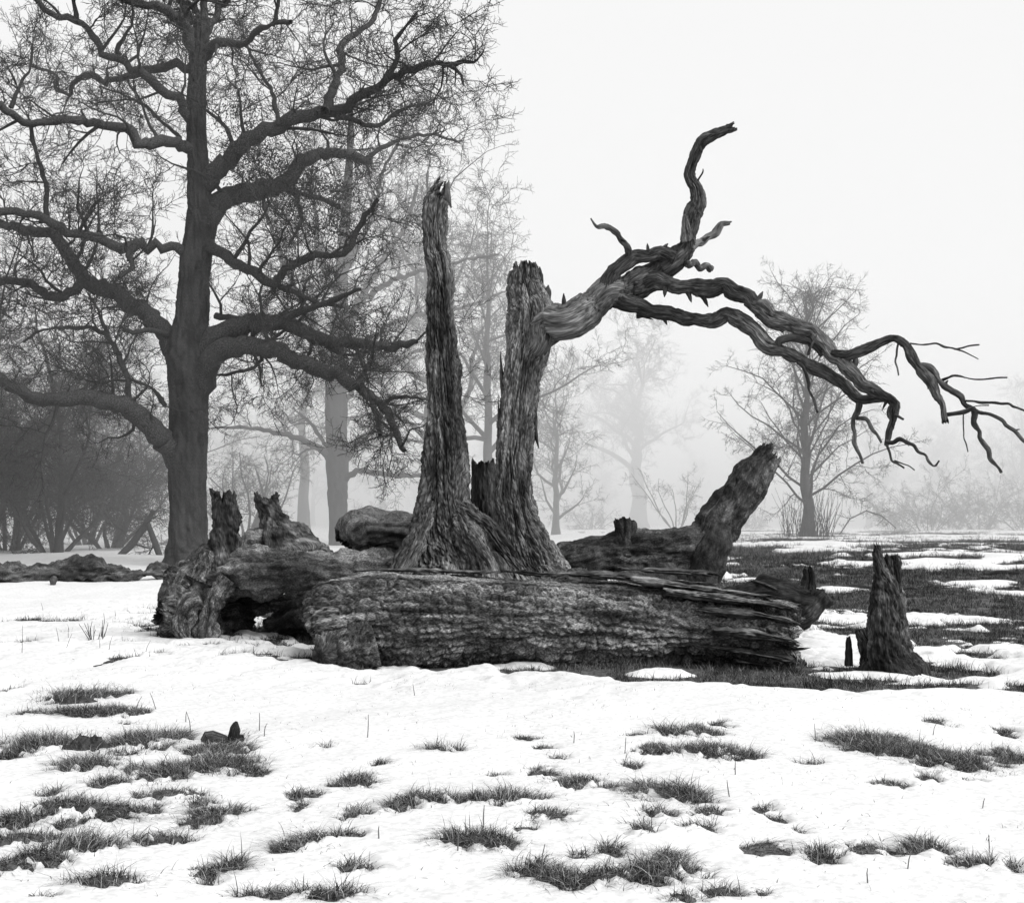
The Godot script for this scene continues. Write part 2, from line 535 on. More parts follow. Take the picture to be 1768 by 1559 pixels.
func sheet(step: int, lift: bool) -> Geo:
	var g := Geo.new()
	var xs := PackedInt32Array()
	var ds := PackedInt32Array()
	for c in range(0, gx.size(), step): xs.append(c)
	for r in range(0, gd.size(), step): ds.append(r)
	if xs[xs.size() - 1] != gx.size() - 1: xs.append(gx.size() - 1)
	if ds[ds.size() - 1] != gd.size() - 1: ds.append(gd.size() - 1)
	var nx := xs.size()
	for r in ds:
		for c in xs:
			var y := ground_y(gx[c], -gd[r]) + hump[r * gx.size() + c]
			if lift:
				var t := snow[r * gx.size() + c]
				y += maxf(t, -0.04) if t < 0.0 else t
			else:
				y += 0.012 * n_fine.get_noise_2d(gx[c] * 22.0, gd[r] * 22.0)
			g.v.append(Vector3(gx[c], y, -gd[r]))
	for r in ds.size():
		for c in nx:
			var a := g.v[r * nx + maxi(c - 1, 0)]
			var b := g.v[r * nx + mini(c + 1, nx - 1)]
			var e := g.v[maxi(r - 1, 0) * nx + c]
			var f := g.v[mini(r + 1, ds.size() - 1) * nx + c]
			g.n.append((b - a).cross(f - e).normalized())
	for r in ds.size() - 1:
		for c in nx - 1:
			var a := r * nx + c
			if lift:
				var q := snow[ds[r] * gx.size() + xs[c]]
				if q < -0.035 and snow[ds[r] * gx.size() + xs[c + 1]] < -0.035 and snow[ds[r + 1] * gx.size() + xs[c]] < -0.035 and snow[ds[r + 1] * gx.size() + xs[c + 1]] < -0.035:
					continue
			g.i.append_array(PackedInt32Array([a, a + nx, a + 1, a + 1, a + nx, a + nx + 1]))
	return g

# ------------------------------------------------------------------ grass
func blade(g: Geo, at: Vector3, tall: float, lean: Vector3, wide: float, tone: float) -> void:
	var side := lean.cross(Vector3.UP)
	side = side.normalized() if side.length_squared() > 1e-8 else Vector3.RIGHT
	side = side.rotated(Vector3.UP, rng.randf_range(-1.2, 1.2)) * wide * 0.5
	var f := g.v.size()
	for k in 3:
		var t := k / 3.0
		var p := at + Vector3.UP * tall * (t - 0.35 * t * t * minf(2.0, lean.length())) + lean * tall * t * t * 1.1
		g.v.append(p - side * (1.0 - 0.75 * t))
		g.v.append(p + side * (1.0 - 0.75 * t))
	g.v.append(at + Vector3.UP * tall * (1.0 - 0.35 * minf(2.0, lean.length())) + lean * tall * 1.1)
	for k in 7:
		g.c.append(grey(tone))
	g.i.append_array(PackedInt32Array([f, f + 2, f + 1, f + 1, f + 2, f + 3, f + 2, f + 4, f + 3, f + 3, f + 4, f + 5, f + 4, f + 6, f + 5]))

func grass_mat() -> StandardMaterial3D:
	var m := StandardMaterial3D.new()
	m.albedo_color = Color.WHITE
	m.vertex_color_use_as_albedo = true
	m.roughness = 0.85
	m.metallic_specular = 0.2
	m.cull_mode = BaseMaterial3D.CULL_DISABLED
	return m

func foreground_tufts() -> void:
	var group := "tufts of dead grass showing through the foreground snow"
	for k in TUFTS.size() / 4:
		var p := on_ground(TUFTS[4 * k], TUFTS[4 * k + 1] + 3)
		var d := -p.z
		var rx: float = TUFTS[4 * k + 2] * d / F
		var rz: float = TUFTS[4 * k + 3] * 0.9 * d * d / (F * EYE)
		var g := Geo.new()
		var count := int(clampf(rx * rz * PI * 25000.0, 160.0, 8000.0))
		var reach := rng.randf_range(0.7, 1.45)
		var drift := Vector3(rng.randfn(0, 0.35), 0, rng.randfn(0, 0.35))
		for b in count:
			var a := rng.randf() * TAU
			var q := sqrt(rng.randf()) * 1.75
			var x := p.x + cos(a) * q * rx
			var z := p.z + sin(a) * q * rz
			var t := snow_at(x, -z)
			if t > 0.012 and rng.randf() < 0.93:
				continue
			var lean := Vector3(rng.randfn(0, 0.85), 0, rng.randfn(0, 0.85)) + Vector3(cos(a), 0, sin(a)) * 0.55 * minf(q, 1.2) + drift
			var tall := reach * rng.randf_range(0.03, 0.078) * (1.7 if rng.randf() < 0.1 else 1.0) * lerpf(0.75, 1.15, minf(1.0, rx * 3.0))
			blade(g, Vector3(x, ground_y(x, z) + snow_at(x, -z, hump) - 0.008 + maxf(0.0, t) * 0.6, z), tall, lean, rng.randf_range(0.003, 0.006), 0.018 + 0.28 * pow(rng.randf(), 2.8))
		if g.v.is_empty():
			continue
		var big: int = 0 if rx > 0.16 else (1 if rx > 0.075 else 2)
		var o := thing(["grass_hummock", "grass_tuft", "grass_sprig"][big], ["broad shaggy hummock of dead grass thawed out of the open snow", "middling tuft of short dead grass poking through the open snow", "tiny sprig of dead grass just breaking through the snow"][big], "grass", Vector3(p.x, p.y, p.z), ["broad grass hummocks in the snow", group, "tiny grass sprigs in the snow"][big])
		part(g, "blades", mat.grass, o).set_meta("kind", "stuff")

func meadow_grass() -> void:
	# tufts of blades scattered over all bare ground beyond the foreground
	var kinds := []
	for k in 4:
		var g := Geo.new()
		for b in 16:
			var a := rng.randf() * TAU
			var lean := Vector3(rng.randfn(0, 0.5), 0, rng.randfn(0, 0.5))
			blade(g, Vector3(cos(a), 0, sin(a)) * 0.06 * sqrt(rng.randf()), rng.randf_range(0.03, 0.09) * (1.6 if rng.randf() < 0.12 else 1.0), lean, rng.randf_range(0.004, 0.008), 0.02 + 0.2 * pow(rng.randf(), 2.6))
		kinds.append(g.mesh())
	var spots := [[], [], [], []]
	var nx := gx.size()
	for r in gd.size() - 1:
		var d := gd[r]
		if d < 11.5 or d > 90.0:
			continue
		for c in nx - 1:
			var x := gx[c]
			if absf(x) > d * 0.42 + 2.0 or snow[r * nx + c] > -0.004:
				continue
			var area := (gx[c + 1] - x) * (gd[r + 1] - d)
			var want := area * 190.0 * minf(1.0, 18.0 / d)
			var many := int(want) + (1 if rng.randf() < want - int(want) else 0)
			for q in many:
				var px := x + rng.randf() * (gx[c + 1] - x)
				var pd := d + rng.randf() * (gd[r + 1] - d)
				if n_mid.get_noise_2d(px * 30.0, pd * 30.0) < -0.22:
					continue
				var s := rng.randf_range(0.6, 1.25) * lerpf(1.0, 1.5, smoothstep(16.0, 40.0, d))
				spots[rng.randi() % 4].append(Transform3D(Basis(Vector3.UP, rng.randf() * TAU).scaled(Vector3(s, s * rng.randf_range(0.6, 1.2), s)), Vector3(px, ground_y(px, -pd) - 0.01, -pd)))
	var root := thing("meadow_grass", "short dead grass on the thawed ground round the logs and stump", "grass")
	root.set_meta("kind", "stuff")
	for k in 4:
		var mm := MultiMesh.new()
		mm.transform_format = MultiMesh.TRANSFORM_3D
		mm.use_colors = true
		mm.mesh = kinds[k]
		mm.instance_count = spots[k].size()
		for q in spots[k].size():
			mm.set_instance_transform(q, spots[k][q])
			var at: Vector3 = spots[k][q].origin
			mm.set_instance_color(q, grey(clampf(0.8 + 1.1 * n_mid.get_noise_2d(at.x * 14.0, at.z * 30.0) + rng.randfn(0, 0.2), 0.25, 1.6)))
		var o := MultiMeshInstance3D.new()
		o.name = "blades"
		o.multimesh = mm
		o.material_override = mat.grass
		o.set_meta("kind", "stuff")
		root.add_child(o, true)
	print("meadow tufts ", spots[0].size() * 4)

func litter() -> void:
	# bits of blade and leaf strewn over the foreground snow
	var g := Geo.new()
	var n := 0
	while n < 2600:
		var d := lerpf(5.4, 15.0, pow(rng.randf(), 0.8))
		var x := rng.randf_range(-0.42, 0.42) * d
		if n_mid.get_noise_2d(x * 26.0 + 9.0, d * 20.0) + rng.randfn(0, 0.12) < 0.12:
			if rng.randf() < 0.97:
				continue
		n += 1
		var y := ground_y(x, -d) + snow_at(x, d, hump) + maxf(0.0, snow_at(x, d)) - 0.006
		blade(g, Vector3(x, y, -d), rng.randf_range(0.01, 0.04), Vector3(rng.randfn(0, 0.9), 0, rng.randfn(0, 0.9)), rng.randf_range(0.003, 0.006), 0.03 + 0.2 * pow(rng.randf(), 2.0))
	var o := part(g, "grass_litter", mat.grass, self)
	tag(o, "loose bits of dead grass strewn over the foreground snow", "litter", "", "stuff")

func stalks() -> void:
	var rows := [37,1140,2,-52, 103,1118,-6,-26, 118,1115,-2,-22, 110,1128,14,-26, 172,1132,0,-30, 186,1130,8,-24, 247,1136,12,-22, 138,1152,-14,-6, 330,1275,-8,-32, 320,1252,2,-12, 718,1212,-5,-22, 634,1280,1,-32, 632,1200,0,-0, 990,1290,1,-14, 1078,1310,3,-22, 1270,1345,0,-16, 1512,1300,-2,-26, 1262,1385,-6,-20, 1695,1405,8,-8, 1565,1515,10,-20, 1500,1535,0,-12, 1710,1482,1,-18, 1408,1288,0,-24, 1790,1300,3,-20, 200,1070,-4,-10, 75,1062,-6,-16, 230,1236,14,-22, 272,1232,-14,-24, 455,1280,4,-16, 447,1268,0,-24, 655,1460,-1,-14, 835,1440,1,-30, 790,1480,4,-30, 935,1520,6,-40, 1195,1395,2,-24, 1610,1278,7,-18]
	for k in rows.size() / 4:
		if rows[4 * k + 3] > -5:
			continue
		var p := on_ground(rows[4 * k], rows[4 * k + 1])
		var d := -p.z
		var tip := Vector3(rows[4 * k + 2], -rows[4 * k + 3], rng.randf_range(-6, 6)) * d / F
		var g := Geo.new()
		var foot := p + Vector3(0, -0.02, 0)
		stick(g, PackedVector3Array([foot, p + tip * 0.55 + Vector3(rng.randf_range(-0.006, 0.006), 0.05, 0), p + tip + Vector3(0, 0.055, 0)]), 0.0042, 0.0018, 4)
		for q in g.v.size():
			g.c.append(grey(0.1))
		var o := part(g, numbered("dry_stalk"), mat.grass, self)
		tag(o, "single thin dry stalk standing alone in the snow", "stalk", "lone dry stalks in the snow")

# ------------------------------------------------------------------ living trees
var sprays := []       # meshes of twig sprays, about a metre long, growing along +Y
var leafy := []        # meshes of dry leaf clumps

func make_sprays() -> void:
	for k in 10:
		var g := Geo.new()
		var axis := wander(Vector3.ZERO, Vector3.UP, 1.0, 6, 0.3, 0.0)
		stick(g, axis, 0.010, 0.005, 3)
		for s in 7:
			var f := 0.12 + 0.8 * s / 6.0
			var at := axis[int(f * 6)]
			var dir := Vector3(rng.randfn(0, 1), 0.8 + rng.randf() * 0.5, rng.randfn(0, 1)).normalized()
			var twig := wander(at, dir, rng.randf_range(0.25, 0.55) * (1.1 - 0.5 * f), 4, 0.4, 0.05)
			stick(g, twig, 0.0072, 0.0045, 3)
			for u in 3:
				var d2 := (dir + Vector3(rng.randfn(0, 0.7), rng.randfn(0.2, 0.5), rng.randfn(0, 0.7))).normalized()
				stick(g, wander(twig[1 + u], d2, rng.randf_range(0.1, 0.26), 2, 0.4, 0.05), 0.0054, 0.004, 3)
		g.n.clear()
		g.uv.clear()
		sprays.append(g.mesh())
	for k in 4:
		var g := Geo.new()
		for l in 46:
			var at := Vector3(rng.randfn(0, 0.2), rng.randfn(0, 0.17), rng.randfn(0, 0.2))
			var b := Basis.from_euler(Vector3(rng.randf() * TAU, rng.randf() * TAU, rng.randf() * TAU))
			var w := rng.randf_range(0.035, 0.06)
			var f := g.v.size()
			for q in [Vector3(-0.4, -0.7, 0), Vector3(0.45, -0.3, 0.25), Vector3(0.3, 0.9, 0), Vector3(-0.5, 0.3, 0.2)]:
				g.v.append(at + b * (q * w))
			g.i.append_array(PackedInt32Array([f, f + 1, f + 2, f, f + 2, f + 3]))
		leafy.append(g.mesh())

func wander(at: Vector3, dir: Vector3, length: float, n: int, crook: float, lift: float) -> PackedVector3Array:
	var out := PackedVector3Array([at])
	var d := dir.normalized()
	for k in n:
		d = (d + Vector3(rng.randfn(0, crook), rng.randfn(lift, crook * 0.8), rng.randfn(0, crook))).normalized()
		at += d * length / n
		out.append(at)
	return out

func spray_on(list: Array, at: Vector3, dir: Vector3, size: float) -> void:
	var y := dir.normalized()
	var x := y.cross(Vector3(rng.randf() - 0.5, rng.randf() - 0.5, rng.randf() - 0.5)).normalized()
	list.append(Transform3D(Basis(x, y, x.cross(y)).scaled_local(Vector3(size, size, size)), at))

# clothe a limb with branches that fork down to twig sprays
# o: gap (m between branches), reach (length of the longest), crook, lift, spray (size), min (radius at which sprays take over)
func clothe(g: Geo, list: Array, pts: PackedVector3Array, r0: float, r1: float, o: Dictionary, level := 0) -> void:
	var total := 0.0
	for k in pts.size() - 1:
		total += pts[k].distance_to(pts[k + 1])
	var gap: float = o.gap * (1.0 if level == 0 else 0.62)
	var at: float = total * o.get("clear", 0.16) + rng.randf() * gap if level == 0 else total * 0.2
	var run := 0.0
	for k in pts.size() - 1:
		var seg := pts[k].distance_to(pts[k + 1])
		var along := (pts[k + 1] - pts[k]).normalized()
		while at < run + seg:
			var f := at / total
			var p := pts[k].lerp(pts[k + 1], (at - run) / seg)
			var r := lerpf(r0, r1, f)
			var out := Vector3(rng.randfn(0, 1), rng.randfn(0, 1), rng.randfn(0, 1))
			out = (out - along * out.dot(along)).normalized()
			var dir: Vector3 = (along * rng.randf_range(0.2, 0.9) + out + Vector3.UP * o.lift * 2.0).normalized()
			var length: float = o.reach * rng.randf_range(0.35, 1.0) * (1.0 - 0.55 * f) * (1.0 if level == 0 else 0.5)
			var br := clampf(r * rng.randf_range(0.3, 0.55), 0.014, 0.012 + 0.022 * length)
			if length < 0.9 or level >= 2:
				spray_on(list, p, dir, o.spray * rng.randf_range(0.7, 1.25))
			else:
				var n := int(clampf(length * 3.0, 4, 10))
				var b := wander(p, dir, length, n, o.crook, o.lift * 0.25)
				stick(g, b, br, 0.008, 5 if br > 0.03 else 4)
				clothe(g, list, b, br, 0.008, o, level + 1)
				spray_on(list, b[n], b[n] - b[n - 1], o.spray * rng.randf_range(0.8, 1.3))
			at += gap * rng.randf_range(0.6, 1.4)
		run += seg

func twigs(list: Array, parent: Node3D, called := "crown", kinds: Array = sprays, m: Material = null) -> void:
	# one instanced mass of twigs for a crown, in the thing's own axes
	var off := parent.position
	var per := []
	for k in kinds.size():
		per.append([])
	for t in list:
		per[rng.randi() % kinds.size()].append(t)
	for k in kinds.size():
		if per[k].is_empty():
			continue
		var mm := MultiMesh.new()
		mm.transform_format = MultiMesh.TRANSFORM_3D
		mm.mesh = kinds[k]
		mm.instance_count = per[k].size()
		for q in per[k].size():
			var t: Transform3D = per[k][q]
			t.origin -= off
			mm.set_instance_transform(q, t)
		var o := MultiMeshInstance3D.new()
		o.name = called
		o.multimesh = mm
		o.material_override = m if m else mat.twig
		o.set_meta("kind", "stuff")
		parent.add_child(o, true)

# a branch traced as a line with a width at both ends, in pixels at depth d; it leans dz metres towards or away from us
func bough(g: Geo, list: Array, line: Array, w0: float, w1: float, d: float, dz0: float, dz1: float, o: Dictionary) -> PackedVector3Array:
	var p := route(line, d + dz0, d + dz1)
	var n := p.size()
	var r := PackedFloat32Array()
	for k in n:
		r.append(lerpf(w0, w1, pow(float(k) / (n - 1), 0.8)) * 0.5 * d / F)
	var c := curve(p, r, 0.22)
	var q: PackedVector3Array = c[0]
	for k in range(1, q.size() - 1):
		var wob: float = minf(0.05, c[1][k] * 0.35)
		q[k] += Vector3(rng.randfn(0, wob), rng.randfn(0, wob), rng.randfn(0, wob))
	var first := g.v.size()
	stick(g, q, r[0], r[n - 1], 10 if w0 > 12 else 7, true, 0.8)
	for k in range(first, g.v.size()):
		var v := g.v[k]
		g.v[k] += g.n[k] * 0.35 * minf(r[0], 0.12) * n_fine.get_noise_3d(v.x * 9.0, v.y * 9.0, v.z * 9.0)
	clothe(g, list, q, r[0], r[n - 1], o)
	spray_on(list, q[q.size() - 1], q[q.size() - 1] - q[q.size() - 2], o.spray)
	return q

func white(g: Geo) -> Geo:
	g.c.clear()
	return g

func great_oak() -> void:
	var d := 38.0
	var foot := place(324, 972, d)
	foot.y = ground_y(foot.x, foot.z)
	var t := thing("oak_tree", "massive bare oak with a thick trunk and long crooked limbs behind the logs", "tree", foot)
	var g := Geo.new()
	var o := outline([[1000, 262, 392], [975, 274, 376], [955, 284, 365], [920, 290, 359], [850, 290, 358], [780, 289, 359], [720, 290, 361], [660, 288, 364], [620, 286, 366], [585, 290, 366], [540, 300, 362], [480, 306, 364], [430, 312, 368], [390, 318, 376], [350, 322, 366], [300, 322, 362], [240, 320, 357], [180, 322, 356], [120, 325, 356], [70, 328, 362], [30, 338, 362]], d)
	for k in o[1].size():
		o[1][k] *= 0.9
	timber(g, o[0], o[1], {"sides": 60, "step": 0.1, "ridge": 0.085, "ridge_k": 8.0, "ecc": 0.07, "tone": 0.75, "vary": 0.3, "seed": 3})
	part(g, "trunk", mat.bark_oak, t)
	var list := []
	var leaves := []
	var opt := {"gap": 0.56, "reach": 3.4, "crook": 0.32, "lift": 0.12, "spray": 1.0}
	# every limb: line, width at its root and tip, depth offsets at root and tip, then its forks
	var limbs := [
		[[[310,800,288,765,262,738,225,702,160,688,60,686,10,660,-60,640,-110,650], 46, 12, 0, -2.5], [[230,705,218,652,205,612,185,582,150,566,75,570,40,590], 13, 4, -0.8, 1], [[186,582,168,535,150,505], 8, 3, -0.4, -1], [[285,700,265,672,240,662,222,655], 9, 4, 0, -1.2]],
		[[[312,640,292,590,268,554,200,510,145,480,112,432,95,406,40,395,-12,385,-70,400], 42, 12, 0, 2.2], [[140,484,118,510,88,512,50,490,0,486,-50,495], 19, 12, 1, 0], [[290,578,268,570,240,572,212,570], 10, 7, 0, -0.8]],
		[[[338,438,290,428,232,426,195,426,150,405,105,396,68,374,0,366,-50,402], 20, 12, 0, -3], [[80,380,78,330,70,290,55,240,50,205], 11, 5, -2, -2.5], [[230,428,222,445,228,462,205,478], 14, 6, -1, -1.5], [[135,400,145,380,165,348], 7, 4, -1.6, -2]],
		[[[336,262,312,246,285,245,248,249,215,222,150,213,120,204,40,211,12,188,-40,176], 22, 11, 0, -3.5], [[18,186,38,140,52,118,55,80], 8, 3, -3, -2.5], [[310,238,260,190,215,165,170,150], 8, 3, 0, 2]],
		[[[338,222,322,200,305,175,278,155,250,130,205,105,178,92,160,60,130,33,100,30,75,15,50,-10], 19, 9, 0, -2], [[335,118,290,116,240,126,180,140,150,130,126,146,120,165,95,150,96,128,55,115], 18, 5, 0, 3], [[205,105,205,75,230,35,225,0], 10, 4, -0.8, -1.5], [[130,33,128,10,120,-20], 9, 5, -1.6, -2]],
		[[[340,95,318,42,290,20,240,6,190,-14,150,-40], 24, 10, 0, -1.5], [[342,90,322,30,305,-20,300,-70], 18, 8, 0, 1.5], [[350,80,350,30,352,-30,345,-90], 20, 8, 0, 0.5], [[350,75,368,35,398,-10,430,-70], 20, 8, 0, 2], [[345,40,330,10,310,0,270,-30], 12, 6, 0, 2.4]],
		[[[348,100,378,72,420,78,445,55,475,40,502,38], 18, 6, 0, -2.5], [[470,44,478,20,482,-20], 9, 6, -2, -2.4]],
		[[[345,330,380,290,420,250,480,216,540,196,590,190,622,165,666,140,700,120,750,108,776,113,800,105,820,108,836,84], 38, 4, 0, -3.5], [[776,113,796,130,800,147], 7, 3, -3, -3.2], [[560,192,572,160,590,112,590,76,640,40,656,0], 17, 7, -1.5, 0.5], [[666,140,685,98,683,70,720,22], 11, 4, -2.2, -3], [[548,196,600,205,650,218,690,190,740,178], 11, 4, -1.4, 1], [[480,216,470,160,440,110,420,60], 10, 3, -1, 1.5]],
		[[[350,395,385,346,440,330,490,312,530,276,560,266,600,270,640,278], 46, 14, 0, 3], [[630,276,680,245,740,232,790,245], 11, 4, 3, 4], [[500,305,510,340,520,380,500,420], 14, 5, 1.4, 2.5], [[440,328,500,330,560,345,600,370], 14, 5, 1, 2.6]],
		[[[358,432,372,434,400,446,436,468,470,487,500,458,545,440,600,430,630,372,652,345], 22, 7, 0, -2.5], [[470,486,540,520,590,530], 12, 5, -1, -2]],
		[[[345,628,365,590,392,570,430,560,490,560,545,580,572,592,625,594,680,600,720,590], 46, 10, 0, -2.2], [[480,556,512,540,570,520,622,500], 18, 6, -0.8, -2.4], [[372,545,395,548,425,556], 12, 10, 0, -0.6]],
		[[[345,668,362,628,388,605,450,596,510,622,560,642,620,666,660,702,680,740,698,778], 46, 8, 0, -3.4], [[590,648,640,692,656,752], 15, 8, -2, -3], [[655,700,690,684,730,690], 9, 4, -2.4, -3], [[450,600,445,630,400,645,370,650], 8, 4, -0.8, 0.4]],
	]
	for l in limbs:
		var gl := Geo.new()
		for b in l:
			var q := bough(gl, list, b[0], b[1], b[2], d, b[3], b[4], opt)
		part(gl, "limb", mat.bark_far, t)
	# dry leaves still held in the right-hand side of the crown
	for c in [[420, 190, 30], [440, 250, 45], [470, 290, 55], [430, 300, 40], [520, 330, 40], [560, 330, 45], [590, 400, 30], [600, 350, 35], [400, 260, 30], [540, 390, 30], [225, 455, 22], [620, 640, 40], [660, 600, 40]]:
		for k in (16 if c[2] > 38 else 8):
			var a := place(c[0] + rng.randfn(0, c[2] * 0.55), c[1] + rng.randfn(0, c[2] * 0.42), d + rng.randf_range(-1.5, 1.5))
			spray_on(leaves, a, Vector3(rng.randfn(0, 1), rng.randfn(0, 1), rng.randfn(0, 1)), rng.randf_range(0.5, 1.0))
			if k % 2 == 0:
				spray_on(list, a, Vector3(rng.randfn(0, 1), rng.randfn(0.4, 1), rng.randfn(0, 1)), 0.9)
	twigs(list, t)
	twigs(leaves, t, "dry_leaves", leafy, mat.leaf)
	print("oak sprays ", list.size())

# a bare tree grown by rule. o: height, r (trunk radius), fork (height share of first limbs), limbs, out (spread), crook, lift, gap, reach, spray
func grown_tree(t: Node3D, foot: Vector3, o: Dictionary) -> void:
	var g := Geo.new()
	var list := []
	var h: float = o.height
	var trunk := PackedVector3Array()
	var lean: Vector3 = o.get("lean", Vector3.ZERO)
	var n := 14
	for k in n + 1:
		var f := float(k) / n
		trunk.append(foot + Vector3(0, h * f * 0.9 - 0.1, 0) + lean * f * f * h + Vector3(rng.randfn(0, 1), 0, rng.randfn(0, 1)) * o.r * 0.25 * minf(1.0, f * 3.0))
	var c := curve(trunk, PackedFloat32Array(range(n + 1).map(func(k): return o.r * (1.0 - 0.93 * pow(float(k) / n, 0.9)) * (1.0 + 0.5 * exp(-k * 1.6)))), 0.4)
	var pts: PackedVector3Array = c[0]
	var rad: PackedFloat32Array = c[1]
	var first := g.v.size()
	var m := pts.size()
	for k in m - 1:
		pass
	stick_radii(g, pts, rad, 12)
	for k in range(first, g.v.size()):
		var v := g.v[k]
		g.v[k] += g.n[k] * 0.12 * o.r * n_fine.get_noise_3d(v.x * 8.0, v.y * 3.0, v.z * 8.0)
	part(g, "trunk", mat.bark_far, t)
	var gl := Geo.new()
	for k in int(o.limbs):
		var f: float = lerpf(o.fork, 0.97, pow((k + rng.randf()) / o.limbs, o.get("pack", 1.0)))
		var at := pts[clampi(int(f * (m - 1)), 0, m - 1)]
		var r := rad[clampi(int(f * (m - 1)), 0, m - 1)]
		var a := k * 2.4 + rng.randf_range(-0.5, 0.5)
		var length: float = o.out * h * rng.randf_range(0.7, 1.1) * (1.0 - o.get("cone", 0.55) * (f - o.fork) / (1.0 - o.fork))
		var up: float = lerpf(o.get("low", 0.35), o.get("high", 1.3), f)
		var dir := Vector3(cos(a), up, sin(a)).normalized()
		var b := wander(at, dir, length, int(clampf(length * 1.4, 5, 14)), o.crook, o.lift)
		var br: float = minf(r * 0.62, (0.03 + length * 0.022) * o.get("thin", 1.0))
		stick(gl, b, br, 0.012, 7)
		clothe(gl, list, b, br, 0.012, o)
		spray_on(list, b[b.size() - 1], b[b.size() - 1] - b[b.size() - 2], o.spray)
	part(gl, "limb", mat.bark_far, t)
	twigs(list, t)

func stick_radii(g: Geo, pts: PackedVector3Array, rad: PackedFloat32Array, sides: int) -> void:
	var n := pts.size()
	var side := Vector3.RIGHT
	var first := g.v.size()
	var run := 0.0
	for k in n:
		if k > 0:
			run += pts[k].distance_to(pts[k - 1])
		var t2 := (pts[mini(k + 1, n - 1)] - pts[maxi(k - 1, 0)]).normalized()
		side = (side - t2 * side.dot(t2)).normalized()
		var up := t2.cross(side)
		for j in sides:
			var a := TAU * j / sides
			var o := side * cos(a) + up * sin(a)
			g.v.append(pts[k] + o * rad[k])
			g.n.append(o)
			g.uv.append(Vector2(2.0 * j / sides, run))
	for k in n - 1:
		for j in sides:
			var a := first + k * sides + j
			var b := first + k * sides + (j + 1) % sides
			g.i.append_array(PackedInt32Array([a, a + sides, b, b, a + sides, b + sides]))

func foot_at(px: float, d: float) -> Vector3:
	var x := (px - 884.0) / F * d
	return Vector3(x, ground_y(x, -d), -d)

